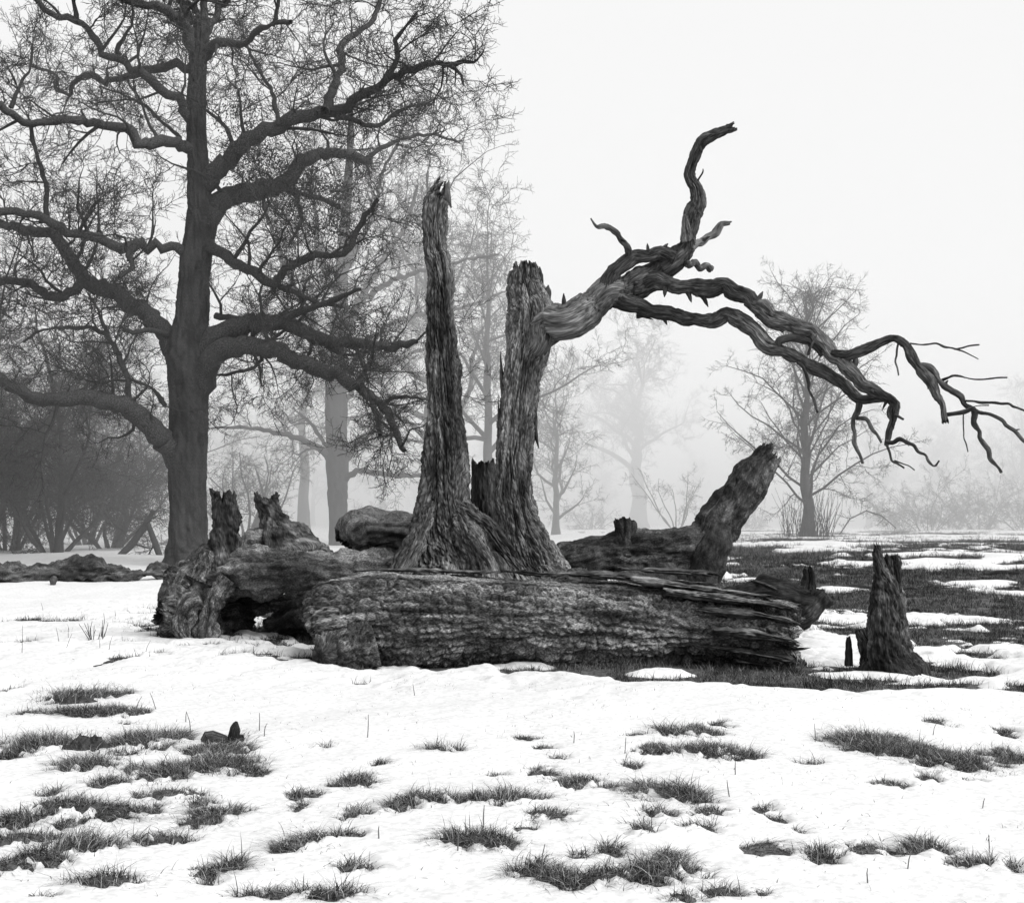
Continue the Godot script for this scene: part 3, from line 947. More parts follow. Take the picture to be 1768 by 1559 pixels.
func background_trees() -> void:
	var oakish := {"gap": 0.8, "reach": 3.2, "crook": 0.34, "lift": 0.1, "spray": 1.3, "fork": 0.22, "limbs": 13, "out": 0.42, "height": 18.0, "r": 0.5, "low": 0.25, "high": 1.2}
	# behind the great oak's right-hand limbs
	var f := foot_at(584, 64)
	var t := thing("bare_tree", "grey forked bare tree with level low boughs standing behind the great oak's drooping limb", "tree", f)
	var o := oakish.duplicate()
	var gt := Geo.new()
	var ot := outline([[962, 556, 612], [945, 566, 602], [900, 568, 600], [850, 565, 600], [800, 563, 602], [750, 563, 599], [700, 561, 599], [650, 562, 598], [600, 566, 599], [540, 573, 600], [480, 578, 600], [430, 582, 601], [350, 590, 606], [250, 599, 610], [180, 603, 609]], 64.0)
	ot[0][0].y = f.y - 0.1
	timber(gt, ot[0], ot[1], {"sides": 30, "step": 0.2, "ridge": 0.06, "ridge_k": 7.0, "ecc": 0.07, "tone": 0.75, "vary": 0.3, "seed": 13})
	part(gt, "trunk", mat.bark_oak, t)
	var sp := []
	var op := {"gap": 0.7, "reach": 3.0, "crook": 0.32, "lift": 0.12, "spray": 1.2}
	for b in [[[578, 800, 545, 772, 510, 755, 440, 740, 370, 738], 15, 4, -2.0], [[570, 785, 540, 735, 505, 705], 9, 4, 1.5], [[592, 830, 620, 812, 650, 818, 710, 822, 760, 815], 13, 5, -2.5], [[592, 800, 620, 760, 645, 738, 660, 700], 12, 5, 2.0], [[585, 710, 630, 650, 690, 620, 740, 600], 14, 5, 2.5], [[578, 660, 540, 560, 500, 480, 470, 400, 450, 330], 19, 5, -2.0], [[585, 625, 620, 520, 660, 450, 700, 390, 720, 320], 19, 5, 2.0], [[590, 560, 650, 500, 720, 470, 800, 450, 860, 440], 14, 4, -3.0], [[592, 470, 640, 380, 660, 300, 690, 240], 12, 4, 1.0], [[588, 520, 550, 440, 545, 370, 530, 300], 12, 4, 3.0], [[585, 665, 660, 570, 720, 545, 800, 530, 880, 500], 14, 4, 3.0]]:
		var gb := Geo.new()
		bough(gb, sp, b[0], b[1], b[2], 64.0, 0.0, b[3], op)
		part(gb, "limb", mat.bark_far, t)
	twigs(sp, t)
	f = foot_at(742, 74)
	t = thing("bare_tree", "wide bare tree fading in fog behind the tall broken spire", "tree", f)
	o.merge({"gap": 0.95, "height": 22.0, "r": 0.5, "limbs": 15, "fork": 0.2, "out": 0.46, "high": 1.0}, true)
	grown_tree(t, f, o)
	f = foot_at(524, 95)
	t = thing("bare_tree", "slender pale trunk with a narrow bare crown deep in the fog", "tree", f)
	o.merge({"height": 21.0, "r": 0.42, "limbs": 12, "fork": 0.3, "out": 0.3}, true)
	grown_tree(t, f, o)
	f = foot_at(1395, 54)
	t = thing("young_tree", "young bare tree with fine radiating branches and upright shoots round its foot", "tree", f)
	grown_tree(t, f, {"gap": 0.42, "reach": 1.5, "crook": 0.2, "lift": 0.0, "spray": 0.85, "fork": 0.12, "limbs": 46, "out": 0.5, "height": 10.4, "r": 0.26, "low": 0.75, "high": 1.6, "cone": 0.6, "pack": 0.85, "clear": 0.1, "thin": 0.42})
	var shoots := Geo.new()
	for k in 110:
		var a := rng.randf() * TAU
		var q := 0.15 + 0.8 * sqrt(rng.randf())
		var p := f + Vector3(cos(a) * q, -0.05, sin(a) * q)
		p.y = ground_y(p.x, p.z) - 0.03
		stick(shoots, wander(p, Vector3(cos(a) * 0.12, 1, sin(a) * 0.12), rng.randf_range(0.6, 2.1), 5, 0.13, 0.05), 0.013, 0.006, 3)
	part(shoots, "shoots", mat.bark_far, t)
	f = foot_at(1102, 150)
	t = thing("bare_tree", "pale old oak barely showing through the fog between snag and upturned limb", "tree", f)
	o.merge({"height": 20.0, "r": 0.95, "limbs": 14, "fork": 0.24, "out": 0.62, "gap": 1.1, "cone": 0.4, "reach": 4.0, "spray": 2.0, "crook": 0.4, "low": 0.3, "high": 1.2}, true)
	grown_tree(t, f, o)
	f = foot_at(1168, 85)
	t = thing("sapling", "small multi-stemmed sapling in the mist beside the upturned limb", "tree", f)
	var g := Geo.new()
	var list := []
	for k in 7:
		var a := k * 0.9
		var b := wander(f + Vector3(cos(a) * 0.2, -0.1, sin(a) * 0.2), Vector3(cos(a) * 0.45, 1, sin(a) * 0.45), rng.randf_range(3.0, 4.6), 9, 0.12, 0.0)
		stick(g, b, 0.05, 0.015, 5)
		clothe(g, list, b, 0.05, 0.012, {"gap": 0.5, "reach": 1.4, "crook": 0.2, "lift": 0.06, "spray": 1.0, "clear": 0.4})
	part(g, "stems", mat.bark_far, t)
	twigs(list, t)
	f = foot_at(842, 66)
	t = thing("bare_tree", "bare tree with a broad twiggy crown seen between the two broken trunks", "tree", f)
	o.merge({"height": 16.5, "r": 0.3, "limbs": 16, "fork": 0.25, "out": 0.44, "gap": 0.9, "reach": 3.0, "spray": 1.3, "crook": 0.32, "low": 0.3, "high": 1.3}, true)
	o.erase("cone")
	grown_tree(t, f, o)
	f = foot_at(960, 80)
	t = thing("bare_tree", "low spreading bare tree behind the snag that bears the arching limb", "tree", f)
	o.merge({"height": 10.0, "r": 0.22, "limbs": 20, "fork": 0.12, "out": 0.42, "gap": 0.7, "reach": 2.2, "spray": 1.2, "crook": 0.24, "low": 0.3, "high": 1.4}, true)
	grown_tree(t, f, o)

func thicket() -> void:
	var rows := [[15, 52, 12.0], [95, 50, 9.5], [190, 56, 7.0], [150, 64, 12.5], [-60, 48, 12.5], [30, 70, 15.0], [420, 70, 6.0]]
	var labels := ["dense dark bushy tree beside the fallen trunk under the oak's lowest limb", "dark rounded thicket growing between two bushy trees", "low twiggy thicket right beside the oak trunk", "tall greyer thicket rising behind the dark bushes", "broad dark bushy tree beyond the end of the fallen trunk", "misty thicket behind the dark bushy tree", "thin pale brush in the mist behind the two jagged stubs"]
	for k in rows.size():
		var q: Array = rows[k]
		var f := foot_at(q[0], q[1])
		var t := thing("thicket_tree", labels[k], "bush", f, "dark thicket at the meadow's edge")
		var g := Geo.new()
		var list := []
		var leaves := []
		var h: float = q[2]
		for s in 9:
			var a := s * 2.4 + rng.randf()
			var lean := rng.randf_range(0.15, 0.95)
			var b := wander(f + Vector3(cos(a) * 0.3, -0.1, sin(a) * 0.3), Vector3(cos(a) * lean, 1, sin(a) * lean), h * rng.randf_range(0.6, 1.0), 10, 0.14, 0.0)
			stick(g, b, 0.08 if s else 0.16, 0.02, 6)
			clothe(g, list, b, 0.08, 0.015, {"gap": 0.5 if k < 6 else 0.7, "reach": 2.4, "crook": 0.28, "lift": 0.0, "spray": 1.15, "clear": 0.18})
		part(g, "stems", mat.bark_far, t)
		if k < 6:
			for s in list:
				if rng.randf() < [0.2, 0.24, 0.1, 0.06, 0.2, 0.08][k]:
					var p: Transform3D = s
					spray_on(leaves, p.origin + p.basis.y * 0.5, p.basis.y, rng.randf_range(0.6, 1.2))
		twigs(list, t)
		twigs(leaves, t, "foliage", leafy, mat.leaf)
	# two leaning trunks that cross below the thicket
	for q in [[[200, 972, 10], [225, 942, 13], [250, 908, 12], [264, 882, 7]], [[278, 968, 11], [268, 940, 11], [256, 908, 9], [252, 896, 5]]]:
		var l := limb_line(q, 46, 47)
		var fp: Vector3 = l[0][0]
		fp.y = ground_y(fp.x, fp.z)
		l[0][0] = fp - Vector3(0, 0.1, 0)
		var t := thing("leaning_trunk", "thin leaning trunk crossing another beside the oak's foot", "tree", fp, "leaning trunks beside the oak")
		var g := Geo.new()
		stick_radii(g, l[0], l[1], 8)
		var list := []
		clothe(g, list, l[0], 0.12, 0.05, {"gap": 0.3, "reach": 1.8, "crook": 0.3, "lift": -0.08, "spray": 0.9, "clear": 0.3})
		part(g, "trunk", mat.bark_far, t)
		twigs(list, t)

func far_wood() -> void:
	# three trees grown once, then repeated singly through the fog
	var kinds := []
	for k in 3:
		var t := thing("distant_tree", "faint bare tree dissolving in the fog at the wood's edge", "tree", Vector3.ZERO, "faint bare trees at the far edge of the meadow")
		grown_tree(t, Vector3.ZERO, {"gap": 0.9, "reach": 3.2, "crook": 0.28, "lift": 0.1, "spray": 2.0, "fork": 0.2, "limbs": 14, "out": 0.34, "height": 15.0 + k * 2.0, "r": 0.34 + 0.06 * k, "low": 0.4, "high": 1.4})
		kinds.append(t)
	var spots := [[1720, 165], [1610, 175], [1768, 150], [1500, 175], [1290, 190], [960, 175], [1040, 210], [860, 190], [660, 160], [460, 150], [390, 170], [240, 120], [120, 140], [40, 110], [-80, 95], [1860, 150], [1660, 200], [1400, 230], [1200, 230], [720, 220], [540, 210], [300, 220], [1560, 240], [1000, 260]]
	for k in spots.size():
		var t: Node3D = kinds[k % 3]
		if k >= 3:
			t = t.duplicate()
			t.name = numbered("distant_tree")
			add_child(t)
		t.position = foot_at(spots[k][0], spots[k][1])
		t.rotation.y = k * 1.9
		t.scale = Vector3.ONE * rng.randf_range(0.75, 1.1)
	# a thin bough bent to the ground beside the young tree
	var gb := Geo.new()
	var lb := limb_line([[1446, 918, 2], [1468, 896, 2.6], [1496, 882, 2.6], [1522, 890, 2], [1548, 912, 1.6]], 58.0, 60.0)
	var fb := foot_at(1446, 58.0)
	lb[0][0].y = fb.y - 0.05
	var tb := thing("bent_bough", "thin bough arching down to the snow beyond the young tree", "branch", fb)
	stick_radii(gb, lb[0], lb[1], 6)
	var lbl := []
	clothe(gb, lbl, lb[0], 0.05, 0.03, {"gap": 0.35, "reach": 1.2, "crook": 0.25, "lift": 0.02, "spray": 0.8, "clear": 0.1})
	part(gb, "bough", mat.bark_far, tb)
	twigs(lbl, tb)
	# brush along the far edge
	for q in [[1600, 88, 5.4], [1690, 96, 5.4], [1545, 100, 4.6], [1770, 92, 5.2], [1640, 104, 6.0], [1020, 110, 3.0], [1290, 120, 3.2], [640, 100, 3.4]]:
		var f := foot_at(q[0], q[1])
		var t := thing("bare_bush", "low misty bare bush at the far edge of the snow", "bush", f, "low bare bushes in the mist")
		var g := Geo.new()
		var list := []
		for s in 12:
			var a := s * 2.4
			var b := wander(f + Vector3(cos(a) * 0.5, -0.1, sin(a) * 0.5), Vector3(cos(a) * 0.7, 1, sin(a) * 0.7), q[2] * rng.randf_range(0.6, 1.0), 6, 0.2, 0.0)
			stick(g, b, 0.03, 0.01, 4)
			clothe(g, list, b, 0.03, 0.01, {"gap": 0.35, "reach": 1.3, "crook": 0.25, "lift": 0.0, "spray": 0.9, "clear": 0.1})
		part(g, "stems", mat.bark_far, t)
		twigs(list, t)

# ------------------------------------------------------------------ dead timber
func dead_oak() -> void:
	var foot := foot_at(830, 17.3)
	var t := thing("dead_oak", "hollow dead oak split into a jagged spire and a broken trunk with an arching limb", "dead tree", foot)
	var wood := {"sides": 240, "step": 0.02, "ridge": 0.06, "ridge_k": 14.0, "ecc": 0.13, "lump": 0.03, "tone": 0.42, "vary": 0.5, "layer": 0.014}
	var g := Geo.new()
	var o := outline([[1110, 640, 900], [1040, 662, 888], [985, 688, 872], [950, 700, 840], [920, 708, 818], [890, 716, 812], [850, 725, 809], [800, 732, 806], [760, 735, 803], [680, 739, 795], [600, 741, 787], [550, 740, 783], [490, 738, 784], [450, 735, 778], [430, 733, 770], [380, 730, 770], [350, 733, 772], [330, 745, 776], [308, 760, 777]], 17.3)
	wood.merge({"tear1": 0.3, "seed": 1, "twist": 0.25}, true)
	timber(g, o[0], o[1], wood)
	part(g, "trunk", mat.wood, t)
	g = Geo.new()
	o = outline([[1110, 830, 1010], [1040, 860, 1000], [1000, 876, 988], [975, 880, 968], [940, 868, 948], [900, 862, 930], [850, 857, 919], [800, 858, 916], [760, 860, 918], [700, 863, 925], [640, 869, 934], [600, 873, 944], [570, 876, 952], [540, 879, 955], [505, 881, 938], [485, 882, 930], [470, 884, 930], [452, 890, 924]], 17.0)
	wood.merge({"tear1": 0.22, "seed": 2, "twist": -0.15, "tone": 0.62}, true)
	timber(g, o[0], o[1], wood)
	var right_trunk := part(g, "trunk", mat.wood, t)
	# torn slivers that stand off its left edge
	for q in [[866, 720, 862, 660, 860, 606, 9], [862, 800, 858, 740, 856, 686, 9], [874, 620, 877, 570, 879, 530, 10], [880, 540, 882, 500, 884, 474, 10], [930, 545, 940, 505, 943, 492, 16], [905, 480, 908, 465, 912, 458, 9], [925, 480, 927, 468, 928, 460, 9], [765, 345, 768, 325, 771, 310, 10], [916, 760, 920, 725, 921, 700, 7]]:
		g = Geo.new()
		var l := limb_line([[q[0] + 14, q[1] + 14, 2.0], [q[0] * 0.6 + q[2] * 0.4 + 7, q[1] * 0.6 + q[3] * 0.4, q[6]], [q[2] + 5, q[3], q[6] * 0.8], [q[4] + 4, q[5], 1.5]], 17.0, 16.95)
		timber(g, l[0], l[1], {"sides": 12, "step": 0.03, "ridge": 0.006, "ecc": 0.3, "tone": 0.35, "seed": q[0]})
		part(g, "splinter", mat.wood, t)
	# dark stub standing between the two trunks
	g = Geo.new()
	o = outline([[1060, 800, 880], [960, 806, 870], [900, 812, 862], [850, 815, 857], [815, 816, 855], [790, 817, 853]], 17.9)
	timber(g, o[0], o[1], {"sides": 60, "step": 0.025, "ridge": 0.03, "ecc": 0.12, "tone": 0.16, "vary": 0.4, "tear1": 0.12, "seed": 4})
	part(g, "stub", mat.wood, t)
	# root slabs running down to the right from the spire
	for q in [[[800, 868, 8], [818, 888, 22], [842, 908, 28], [868, 945, 32], [905, 1000, 38], [930, 1050, 40]], [[790, 880, 12], [806, 912, 40], [824, 948, 56], [846, 990, 66], [860, 1040, 80]], [[745, 870, 10], [732, 905, 26], [714, 945, 34], [692, 985, 42], [670, 1030, 44]]]:
		g = Geo.new()
		var l := limb_line(q, 16.95, 16.6)
		timber(g, l[0], l[1], {"sides": 90, "step": 0.02, "ridge": 0.05, "ridge_k": 14.0, "ecc": 0.24, "tone": 0.42, "vary": 0.5, "lump": 0.05, "layer": 0.014, "seed": q[0][0]})
		part(g, "root", mat.wood, t)
	# the arching limb
	g = Geo.new()
	var arm := {"sides": 56, "step": 0.025, "ridge": 0.02, "ridge_k": 26.0, "ecc": 0.16, "lump": 0.03, "tone": 0.46, "vary": 0.4, "layer": 0.006}
	var l := limb_line([[900, 650, 14], [911, 612, 36], [929, 578, 56], [955, 554, 68], [985, 543, 60], [1030, 524, 50], [1080, 498, 46], [1130, 474, 40], [1165, 452, 36], [1184, 430, 30], [1191, 400, 27], [1197, 370, 24], [1206, 350, 22], [1201, 322, 20], [1190, 302, 18], [1196, 280, 15], [1206, 258, 17], [1216, 241, 16], [1245, 226, 14], [1272, 216, 12]], 17.0, 15.9)
	arm.merge({"tear1": 0.06, "seed": 6, "ridge": 0.03}, true)
	l = gnarl(l, 0.16, 0.16)
	timber(g, l[0], l[1], arm)
	spurs(g, l, 0.9)
	var limb := part(g, "limb", mat.wood, t)
	# its branches: line of x, y, width; depths at both ends; torn tip length
	var rows := [
		[[[1046, 505, 26], [1052, 485, 24], [1068, 460, 24], [1100, 444, 22], [1140, 437, 22], [1166, 446, 24]], 16.6, 16.4, 0.0],
		[[[1086, 446, 12], [1081, 418, 10], [1062, 402, 10], [1042, 396, 10], [1020, 377, 4]], 16.5, 16.0, 0.0],
		[[[1186, 415, 18], [1184, 390, 16], [1183, 362, 7]], 16.35, 16.2, 0.1],
		[[[1192, 428, 14], [1212, 416, 15], [1232, 402, 14], [1244, 387, 11], [1262, 385, 7]], 16.4, 16.8, 0.05],
		[[[1186, 455, 12], [1208, 460, 11], [1228, 462, 9]], 16.4, 16.9, 0.04],
		[[[1095, 494, 34], [1130, 488, 30], [1170, 494, 30], [1210, 498, 30], [1252, 499, 31], [1290, 515, 32], [1330, 546, 30], [1370, 560, 26], [1405, 575, 26], [1430, 604, 25], [1452, 624, 22], [1470, 640, 20], [1490, 665, 19], [1520, 680, 17], [1545, 697, 15], [1542, 728, 13], [1530, 772, 9]], 16.55, 15.0, 0.05],
		[[[1440, 612, 20], [1462, 612, 18], [1500, 600, 18], [1545, 585, 16], [1566, 597, 16], [1585, 630, 15], [1606, 662, 13], [1626, 698, 11], [1633, 733, 10]], 15.6, 14.6, 0.06],
		[[[1588, 632, 10], [1614, 640, 11], [1630, 665, 10], [1660, 686, 9], [1682, 712, 8], [1690, 745, 7], [1706, 780, 6], [1730, 816, 4]], 15.0, 14.4, 0.0],
		[[[1632, 716, 6], [1680, 706, 7], [1720, 720, 7], [1750, 746, 6], [1785, 772, 5]], 14.7, 14.2, 0.0],
		[[[1062, 515, 26], [1090, 522, 27], [1122, 536, 24], [1180, 546, 22], [1226, 556, 22], [1258, 543, 26], [1285, 560, 25], [1320, 590, 24], [1370, 615, 21], [1420, 641, 20], [1460, 668, 18], [1486, 690, 13], [1530, 688, 9]], 16.7, 15.4, 0.0],
		[[[1486, 690, 11], [1478, 720, 9], [1476, 762, 7], [1490, 800, 4]], 15.5, 15.4, 0.0],
		[[[1480, 722, 6], [1500, 728, 6], [1522, 764, 5]], 15.5, 15.2, 0.0],
		[[[1316, 588, 10], [1340, 597, 12], [1362, 580, 12], [1392, 592, 13], [1424, 612, 14]], 15.9, 15.7, 0.0],
		[[[1378, 626, 6], [1395, 650, 5], [1400, 682, 4], [1412, 712, 3]], 15.7, 15.3, 0.0],
		[[[1528, 762, 6], [1568, 761, 6], [1596, 786, 5], [1614, 806, 5], [1622, 796, 3]], 15.0, 14.6, 0.0],
		[[[1530, 765, 5], [1540, 795, 4], [1562, 808, 3]], 15.0, 14.8, 0.0],
		[[[1476, 612, 8], [1472, 638, 10]], 15.55, 15.5, 0.0],
		[[[1572, 593, 4], [1620, 594, 3.5], [1655, 604, 3], [1690, 620, 2.5]], 15.1, 14.6, 0.0],
		[[[1648, 603, 3], [1692, 595, 2.5]], 14.8, 14.7, 0.0],
		[[[1628, 656, 4], [1646, 650, 4], [1680, 653, 3], [1740, 652, 2.5]], 14.9, 14.3, 0.0],
		[[[1668, 692, 4], [1720, 696, 4], [1750, 700, 3.5], [1775, 712, 3]], 14.7, 14.1, 0.0],
		[[[1552, 590, 3.5], [1546, 625, 3], [1552, 648, 2]], 15.2, 15.1, 0.0],
		[[[1546, 716, 4], [1560, 724, 4]], 15.1, 15.0, 0.0],
		[[[1664, 715, 2.5], [1664, 745, 2], [1672, 780, 1.6]], 14.6, 14.4, 0.0],
		[[[1545, 795, 2.5], [1560, 800, 2], [1580, 812, 1.6]], 14.8, 14.7, 0.0],
		[[[1708, 700, 2.5], [1690, 700, 2], [1660, 712, 2]], 14.6, 14.5, 0.0],
		[[[1212, 262, 4], [1208, 242, 7], [1210, 236, 4]], 16.0, 16.0, 0.0],
		[[[1205, 312, 4], [1212, 300, 3], [1214, 292, 2]], 16.1, 16.0, 0.0],
		[[[1306, 520, 9], [1318, 518, 9], [1334, 530, 5]], 16.0, 15.9, 0.0],
		[[[1100, 545, 8], [1114, 546, 6], [1128, 552, 2]], 16.6, 16.5, 0.0],
		[[[1470, 652, 6], [1462, 644, 5], [1458, 640, 3]], 15.4, 15.3, 0.0],
		[[[1396, 612, 5], [1400, 600, 4], [1412, 575, 3]], 15.6, 15.5, 0.0],
	]
	for k in rows.size():
		g = Geo.new()
		var q: Array = rows[k]
		l = limb_line(q[0], q[1], q[2])
		var thick: float = q[0][0][2]
		var b := arm.duplicate()
		b.merge({"sides": int(clampf(thick * 1.8, 7, 40)), "step": clampf(thick * 0.0022, 0.022, 0.05), "tear1": q[3], "seed": 10 + k, "ridge": clampf(thick * 0.0009, 0.002, 0.026), "lump": thick * 0.0009, "layer": 0.0, "tone": 0.34, "kink": 0.0, "ecc": 0.2}, true)
		l = gnarl(l, 0.13 if thick > 12 else 0.09, 0.14 if thick > 12 else 0.42)
		timber(g, l[0], l[1], b)
		if thick > 5:
			spurs(g, l, 0.7)
		part(g, "branch" if thick > 4.5 else "twig", mat.wood, limb)

func fallen_timber() -> void:
	# the great log in front
	var foot := foot_at(960, 15.6)
	var t := thing("fallen_log", "huge bark-covered fallen log lying across the front of the snag", "log", foot)
	var g := Geo.new()
	var l := limb_line([[556, 1084, 112], [575, 1074, 150], [600, 1068, 172], [660, 1064, 180], [760, 1066, 176], [900, 1070, 168], [1040, 1074, 164], [1150, 1080, 158], [1250, 1086, 150], [1330, 1094, 138], [1384, 1098, 122], [1400, 1100, 110]], 16.0, 15.4)
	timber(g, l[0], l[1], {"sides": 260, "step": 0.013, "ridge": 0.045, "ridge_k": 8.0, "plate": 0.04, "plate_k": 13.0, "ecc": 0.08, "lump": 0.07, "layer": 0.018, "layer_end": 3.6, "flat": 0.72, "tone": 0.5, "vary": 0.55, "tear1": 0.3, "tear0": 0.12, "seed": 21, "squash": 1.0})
	part(g, "trunk", mat.bark, t)
	# a swollen sawn branch collar at its left foot
	g = Geo.new()
	l = limb_line([[640, 1110, 110], [610, 1118, 88], [588, 1122, 80], [570, 1125, 72], [560, 1128, 52], [553, 1130, 22]], 15.5, 15.2)
	timber(g, l[0], l[1], {"sides": 110, "step": 0.013, "ridge": 0.03, "ridge_k": 9.0, "plate": 0.03, "plate_k": 13.0, "ecc": 0.12, "tone": 0.34, "vary": 0.5, "lump": 0.06, "seed": 22})
	part(g, "branch_collar", mat.bark, t)
	# boards of torn sapwood along its top and right-hand end
	var slabs := [[[960, 990, 14], [1060, 994, 18], [1160, 1002, 16], [1240, 1010, 8]], [[1080, 1000, 18], [1180, 1012, 24], [1290, 1026, 20], [1350, 1032, 8]], [[1140, 1020, 22], [1240, 1032, 30], [1330, 1044, 26], [1384, 1056, 8]], [[1200, 1052, 20], [1290, 1060, 28], [1350, 1070, 24], [1392, 1084, 6]], [[1220, 1085, 22], [1300, 1095, 30], [1360, 1106, 24], [1396, 1118, 6]], [[1180, 1110, 16], [1260, 1120, 26], [1330, 1132, 20], [1384, 1142, 5]], [[600, 986, 8], [700, 984, 12], [820, 988, 10], [920, 986, 6]], [[860, 985, 10], [940, 992, 16], [1010, 990, 8]], [[1060, 982, 8], [1140, 986, 14], [1220, 990, 16], [1250, 996, 8]], [[1330, 1110, 10], [1370, 1120, 12], [1402, 1118, 4]], [[1290, 1000, 10], [1330, 1014, 16], [1350, 1024, 8]], [[1260, 1140, 14], [1320, 1148, 20], [1378, 1160, 5]]]
	for k in slabs.size():
		g = Geo.new()
		var dd: float = [15.5, 15.3, 15.05, 14.95, 14.9, 14.95, 15.75, 15.6, 15.8, 14.95, 15.5, 15.0][k]
		for q in slabs[k]:
			q[2] *= 0.42
		l = limb_line(slabs[k], dd + 0.12, dd + 0.04)
		timber(g, l[0], l[1], {"sides": 44, "step": 0.018, "ridge": 0.008, "ridge_k": 30.0, "ecc": 0.3, "tone": 0.3, "vary": 0.6, "tear1": 0.22, "tear0": 0.12, "lump": 0.03, "seed": 30 + k, "squash": 4.0})
		part(g, "torn_board", mat.wood, t)

	# the log with the upturned root end behind its left half
	foot = foot_at(440, 18.2)
	t = thing("root_log", "mossy fallen log with two jagged upright stubs at its root end", "log", foot)
	g = Geo.new()
	l = limb_line([[330, 1000, 70], [380, 990, 92], [440, 986, 90], [500, 986, 84], [580, 990, 80], [680, 996, 84], [800, 1004, 84], [920, 1006, 76], [1010, 1006, 56]], 18.0, 16.7)
	timber(g, l[0], l[1], {"sides": 110, "step": 0.022, "ridge": 0.022, "ridge_k": 10.0, "plate": 0.012, "ecc": 0.16, "lump": 0.1, "layer": 0.014, "tone": 0.38, "vary": 0.45, "seed": 51, "tear0": 0.2})
	part(g, "trunk", mat.bark, t)
	var lumps := [[[[335, 1118, 104], [326, 1080, 112], [328, 1040, 108], [345, 1005, 96], [360, 980, 60]], 17.9, 17.9, 0.0, 0.3, "root"], [[[300, 1060, 66], [290, 1050, 46], [280, 1062, 26], [268, 1066, 10]], 17.7, 17.4, 0.12, 0.34, "root"], [[[300, 1010, 60], [318, 992, 44], [340, 985, 36]], 17.8, 17.8, 0.0, 0.3, "root"], [[[310, 1055, 50], [290, 1042, 30], [272, 1040, 8]], 17.6, 17.4, 0.06, 0.36, "root"], [[[312, 1085, 44], [288, 1088, 26], [268, 1092, 6]], 17.6, 17.5, 0.05, 0.3, "root"], [[[325, 1010, 50], [302, 994, 30], [284, 985, 10]], 17.7, 17.6, 0.06, 0.34, "root"], [[[350, 1040, 40], [330, 1050, 46], [318, 1075, 40], [322, 1105, 30]], 17.45, 17.4, 0.0, 0.28, "root"], [[[395, 1000, 40], [372, 1030, 36], [360, 1070, 34], [352, 1112, 34]], 17.5, 17.4, 0.0, 0.22, "root"], [[[600, 1120, 70], [588, 1075, 50], [580, 1040, 44], [576, 1005, 40]], 17.2, 17.4, 0.0, 0.3, "root"],
		[[[400, 1000, 60], [396, 972, 84], [390, 940, 62], [386, 905, 50], [384, 875, 47], [384, 842, 44]], 17.8, 17.8, 0.2, 0.24, "stub"], [[[500, 990, 90], [492, 958, 128], [482, 928, 84], [472, 902, 54], [466, 880, 38], [460, 862, 30], [458, 846, 26]], 18.3, 18.3, 0.16, 0.26, "stub"], [[[420, 960, 50], [470, 945, 60], [530, 950, 40], [580, 962, 22]], 18.3, 18.2, 0.0, 0.4, "root"], [[[360, 950, 20], [352, 975, 26], [340, 1000, 30]], 17.6, 17.6, 0, 0.4, "root"], [[[370, 1075, 60], [400, 1070, 66], [438, 1082, 40]], 18.3, 18.5, 0.1, 0.16, "root"], [[[470, 1088, 40], [510, 1070, 70], [600, 1075, 90]], 18.4, 18.2, 0.0, 0.16, "root"], [[[400, 1044, 34], [470, 1036, 30], [560, 1044, 40]], 18.5, 18.3, 0.0, 0.16, "root"]]  # last three pieces: dark fill added for the shade under the log
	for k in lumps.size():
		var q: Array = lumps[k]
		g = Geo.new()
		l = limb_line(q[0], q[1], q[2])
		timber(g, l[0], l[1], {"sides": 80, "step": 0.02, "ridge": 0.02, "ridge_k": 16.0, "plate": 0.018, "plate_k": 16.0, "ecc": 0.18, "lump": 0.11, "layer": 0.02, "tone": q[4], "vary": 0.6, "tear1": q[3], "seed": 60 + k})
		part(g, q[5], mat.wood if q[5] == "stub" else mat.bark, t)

	# block of a log behind, left of the spire
	foot = foot_at(650, 20.5)
	t = thing("log_block", "short dark block of log tilted behind the spire's foot", "log", foot)
	g = Geo.new()
	l = limb_line([[592, 945, 40], [612, 930, 66], [640, 920, 70], [680, 918, 66], [720, 925, 70], [760, 940, 70]], 20.2, 20.6)
	timber(g, l[0], l[1], {"sides": 80, "step": 0.025, "ridge": 0.02, "ecc": 0.2, "lump": 0.12, "tone": 0.22, "vary": 0.4, "tear0": 0.1, "seed": 71})
	part(g, "trunk", mat.bark, t)
	g = Geo.new()
	l = limb_line([[660, 1080, 200], [660, 1000, 170], [665, 960, 120], [670, 935, 60]], 20.6, 20.6)
	timber(g, l[0], l[1], {"sides": 60, "step": 0.04, "ridge": 0.02, "ecc": 0.2, "lump": 0.15, "tone": 0.25, "seed": 72})
	part(g, "root", mat.bark, t)

	# the fallen bough whose end turns up
	foot = foot_at(1140, 19.5)
	t = thing("upturned_bough", "fallen bough whose thick broken end turns up into the air behind the log", "log", foot)
	g = Geo.new()
	l = limb_line([[930, 985, 60], [990, 972, 60], [1040, 960, 66], [1100, 955, 84], [1160, 952, 82], [1200, 945, 76], [1228, 926, 66], [1252, 890, 68], [1274, 858, 68], [1298, 822, 60], [1320, 793, 48], [1340, 770, 38]], 18.8, 19.2)
	timber(g, l[0], l[1], {"sides": 110, "step": 0.022, "ridge": 0.026, "ridge_k": 13.0, "ecc": 0.14, "lump": 0.09, "tone": 0.2, "vary": 0.5, "tear1": 0.22, "layer": 0.012, "seed": 81})
	part(g, "trunk", mat.bark, t)
